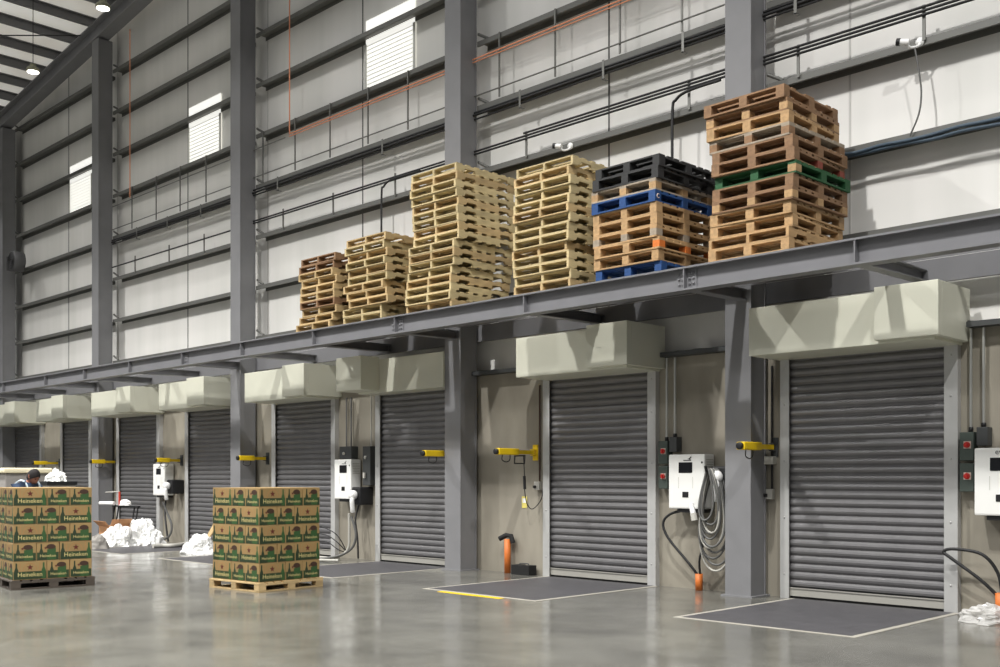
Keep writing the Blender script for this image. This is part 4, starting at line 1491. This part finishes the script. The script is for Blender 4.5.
def person():
    hx_, hy_ = -16.70, -5.465
    root = empty('person', (hx_, hy_, 0), 'person in a blue vest bending over behind the cartons on the dark pallet', 'person', absolute=False)
    root.rotation_euler = (0, 0, math.radians(22))
    # local frame: facing +x (towards the doors on the right), stooping
    N, E_ = [], []

    def nd(p, rr, par=None):
        N.append((p, rr))
        if par is not None:
            E_.append((par, len(N) - 1))
        return len(N) - 1
    pel = nd((-0.22, 0, 0.90), (0.16, 0.13))
    wai = nd((-0.16, 0, 1.05), (0.145, 0.11), pel)
    che = nd((-0.04, 0, 1.24), (0.16, 0.12), wai)
    sho = nd((0.03, 0, 1.36), (0.11, 0.09), che)
    nek = nd((0.08, 0, 1.43), 0.055, sho)
    for s in (-1, 1):
        hp = nd((-0.21, 0.10 * s, 0.86), 0.095, pel)
        kn = nd((-0.14, 0.12 * s, 0.49), 0.065, hp)
        an = nd((-0.20, 0.12 * s, 0.09), 0.042, kn)
        nd((-0.05, 0.13 * s, 0.04), (0.045, 0.035), an)
        sh = nd((0.02, 0.20 * s, 1.335), 0.068, sho)
        el = nd((0.14, 0.26 * s, 1.09), 0.047, sh)
        wr = nd((0.36, 0.20 * s, 1.00), 0.032, el)
        pa = nd((0.43, 0.19 * s, 0.985), (0.036, 0.022), wr)
        for k in range(4):
            dy = (k - 1.5) * 0.021
            L = (0.075, 0.085, 0.08, 0.06)[k]
            f1 = nd((0.475, 0.19 * s + dy, 0.975), 0.0095, pa)
            f2 = nd((0.475 + L * 0.55, 0.19 * s + dy * 1.1, 0.963), 0.0085, f1)
            nd((0.475 + L * 0.85, 0.19 * s + dy * 1.15, 0.94), 0.0075, f2)
        t1 = nd((0.42, 0.19 * s - 0.035 * s, 0.975), 0.011, pa)
        nd((0.455, 0.19 * s - 0.055 * s, 0.955), 0.009, t1)
    body = skin_mesh('body', N, E_, 'skin', root)
    # head with face
    b = MB()
    hc = Vector((0.135, 0, 1.505))
    tilt = Matrix.Rotation(math.radians(38), 3, 'Y')
    n1, n2 = 24, 18
    v, f = [], []
    for j in range(n2 + 1):
        ph = -PI / 2 + PI * j / n2
        for i in range(n1):
            a = 2 * PI * i / n1
            px_, py_, pz = math.cos(ph) * math.cos(a), math.cos(ph) * math.sin(a), math.sin(ph)
            q = Vector((px_ * 0.094, py_ * 0.074, pz * 0.118))
            if pz < 0:
                q.x += 0.012 * -pz * (1 if px_ > 0 else 0.2)
                q.y *= 1 + 0.28 * pz
            if px_ > 0.75 and abs(py_) < 0.2 and -0.35 < pz < 0.1:      # nose
                q.x += 0.022 * (1 - abs(py_) / 0.2)
            if px_ > 0.55 and 0.0 < pz < 0.25 and 0.2 < abs(py_) < 0.55:   # eye sockets
                q.x -= 0.007
            if px_ > 0.6 and -0.62 < pz < -0.45 and abs(py_) < 0.35:
                q.x += 0.005
            v.append(hc + tilt @ q)
    for j in range(n2):
        for i in range(n1):
            a, c = j * n1 + i, j * n1 + (i + 1) % n1
            f.append((a, c, c + n1, a + n1))
    b.add(v, f, 'skin', True)
    for s in (-1, 1):
        e0 = hc + tilt @ Vector((-0.005, 0.074 * s, 0.0))
        b.tube([e0 + Vector((0, 0, -0.03)), e0 + Vector((-0.006, 0.012 * s, 0)), e0 + Vector((0, 0.006 * s, 0.03))], 0.010, 6, 'skin')
        ey = hc + tilt @ Vector((0.083, 0.030 * s, 0.014))
        b.lathe([(0.004, -0.006), (0.011, 0.0), (0.004, 0.006)], ey, 8, 'hair_dark')
    mo = hc + tilt @ Vector((0.093, 0, -0.06))
    b.tube([mo + Vector((-0.008, -0.024, 0)), mo, mo + Vector((-0.008, 0.024, 0))], 0.006, 6, 'print_brown')
    b.build('head', None, root)
    # hair cap
    b = MB()
    v, f = [], []
    n2 = 10
    for j in range(n2 + 1):
        for i in range(n1):
            a = 2 * PI * i / n1
            front = max(0.0, math.cos(a))
            ph = PI / 2 - (PI / 2 - (0.50 * front - 0.55 * (1 - front))) * j / n2
            jit = 1 + 0.02 * math.sin(7 * a + 3 * j)
            q = Vector((math.cos(ph) * math.cos(a) * 0.103 * jit - 0.004, math.cos(ph) * math.sin(a) * 0.083 * jit, math.sin(ph) * 0.130 * jit))
            v.append(hc + tilt @ q)
    for j in range(n2):
        for i in range(n1):
            a, c = j * n1 + i, j * n1 + (i + 1) % n1
            f.append((a, c, c + n1, a + n1))
    b.add(v, f, 'hair_dark', True)
    b.build('hair', None, root)
    # clothing
    skin_mesh('shirt', [((-0.17, 0, 1.02), (0.165, 0.125)), ((-0.04, 0, 1.24), (0.17, 0.13)), ((0.035, 0, 1.365), (0.125, 0.105)), ((0.02, 0.20, 1.34), 0.078), ((0.10, 0.245, 1.17), 0.062), ((0.02, -0.20, 1.34), 0.078), ((0.10, -0.245, 1.17), 0.062), ((0.075, 0, 1.415), 0.078)],
              [(0, 1), (1, 2), (2, 3), (3, 4), (2, 5), (5, 6), (2, 7)], 'shirt_blue', root)
    skin_mesh('vest', [((-0.18, 0, 1.00), (0.175, 0.135)), ((-0.04, 0, 1.24), (0.182, 0.142)), ((0.035, 0, 1.352), (0.135, 0.112)), ((0.025, 0.13, 1.35), 0.085), ((0.025, -0.13, 1.35), 0.085)],
              [(0, 1), (1, 2), (2, 3), (2, 4)], 'vest_blue', root)
    b = MB()
    for s in (-1, 1):
        pts = [(-0.30, 0.12 * s, 1.10), (-0.20, 0.125 * s, 1.27), (-0.09, 0.13 * s, 1.40), (0.03, 0.13 * s, 1.446), (0.12, 0.125 * s, 1.39), (0.16, 0.115 * s, 1.25)]
        b.tube(smooth_path(pts), 0.015, 6)
    b.build('reflective_bands', 'reflective_strip', root)
    skin_mesh('trousers', [((-0.22, 0, 0.93), (0.165, 0.14)), ((-0.21, 0.10, 0.85), 0.105), ((-0.14, 0.12, 0.49), 0.078), ((-0.20, 0.12, 0.10), 0.062), ((-0.21, -0.10, 0.85), 0.105), ((-0.14, -0.12, 0.49), 0.078), ((-0.20, -0.12, 0.10), 0.062)],
              [(0, 1), (1, 2), (2, 3), (0, 4), (4, 5), (5, 6)], 'trousers_dark', root)
    skin_mesh('shoe', [((-0.22, 0.12, 0.05), 0.05), ((-0.10, 0.125, 0.046), (0.05, 0.045)), ((0.0, 0.13, 0.038), (0.045, 0.035))], [(0, 1), (1, 2)], 'rubber_black', root)
    skin_mesh('shoe', [((-0.22, -0.12, 0.05), 0.05), ((-0.10, -0.125, 0.046), (0.05, 0.045)), ((0.0, -0.13, 0.038), (0.045, 0.035))], [(0, 1), (1, 2)], 'rubber_black', root)


person()

# ================================================================== LAMPS
LX = [-31.5, -27.9, -24.34, -20.77, -17.2, -13.63, -10.06, -6.49, -2.92, 0.65]


def lamp_z(x):
    return 10.98 + 0.09 * (x + 20.77)


def fixture(x, y, z, lab):
    r = empty('high_bay_lamp', (x, y, z), lab, 'lamp', 'high bay lamps')
    b = MB()
    b.lathe([(0.125, 0.012), (0.125, 0.0)], (x, y, z), 24)
    b.build('lens', 'lamp_lens', r)
    b = MB()
    b.lathe([(0.13, 0.014), (0.15, 0.02), (0.145, 0.07), (0.11, 0.11), (0.07, 0.11), (0.07, 0.18), (0.02, 0.19)], (x, y, z), 24)
    b.build('housing', 'lamp_shell', r)
    b = MB()
    b.tube([(x, y, z + 0.18), (x, y, ROOF(x) + 0.46)], 0.008, 6)
    b.build('suspension_rod', 'cable_black', r)


fixture(-20.77, -2.4, lamp_z(-20.77), 'round high bay lamp above the second column, near the rafter')
fixture(-24.34, -2.4, lamp_z(-24.34), 'round high bay lamp lower down, nearer the far corner')


def spot(x, y, z, power, size=135, blend=0.6, rad=0.13, col=(1, 0.985, 0.96)):
    l = bpy.data.lights.new('lamp_light', 'SPOT')
    l.energy = power
    l.spot_size = math.radians(size)
    l.spot_blend = blend
    l.shadow_soft_size = rad
    l.color = col
    o = bpy.data.objects.new('lamp_light', l)
    o.location = (x, y, z)
    COL.objects.link(o)


P1, P2, P3 = 120, 5200, 3600
for x in LX:
    spot(x, -2.4, lamp_z(x) - 0.03, P1, 140, 0.5)
for x in (-33, -27.0, -20.0, -13.0, -6.2, 0.8):
    spot(x, -7.6, lamp_z(x) + 0.1, P2, 146, 1.0, 0.15)
for x in (-30.0, -22.0, -14.0, -6.0, 2.0):
    spot(x, -14.5, lamp_z(x) + 0.2, P3 * (1.8 if x < -20 else 1), 140, 1.0, 0.15)

# fill light added to the hall: made strongest from across the docks, softer from the roof, weak along the wall
w = bpy.data.worlds.new('hall_fill')
SC.world = w
w.use_nodes = True
nt = w.node_tree
bg = nt.nodes['Background']
bg.inputs[0].default_value = (0.97, 0.985, 1.0, 1)
tc = nt.nodes.new('ShaderNodeTexCoord')
sep = nt.nodes.new('ShaderNodeSeparateXYZ')
nt.links.new(tc.outputs['Generated'], sep.inputs[0])
my = nt.nodes.new('ShaderNodeMapRange')
my.inputs['From Min'].default_value = 0.0
my.inputs['From Max'].default_value = -1.0
my.inputs['To Min'].default_value = 0.05
my.inputs['To Max'].default_value = 0.27
nt.links.new(sep.outputs['Y'], my.inputs['Value'])
mz = nt.nodes.new('ShaderNodeMapRange')
mz.inputs['To Min'].default_value = 0.0
mz.inputs['To Max'].default_value = 0.15
nt.links.new(sep.outputs['Z'], mz.inputs['Value'])
ad = nt.nodes.new('ShaderNodeMath')
nt.links.new(my.outputs[0], ad.inputs[0])
nt.links.new(mz.outputs[0], ad.inputs[1])
nt.links.new(ad.outputs[0], bg.inputs[1])

# ------------------------------------------------------------------ clean-up and view
for o in bpy.data.objects:
    if '_abs' in o:
        del o['_abs']
SC.view_settings.view_transform = 'Standard'
SC.view_settings.look = 'None'
SC.view_settings.exposure = 0.0
SC.view_settings.gamma = 1.0
SC.view_settings.use_curve_mapping = False
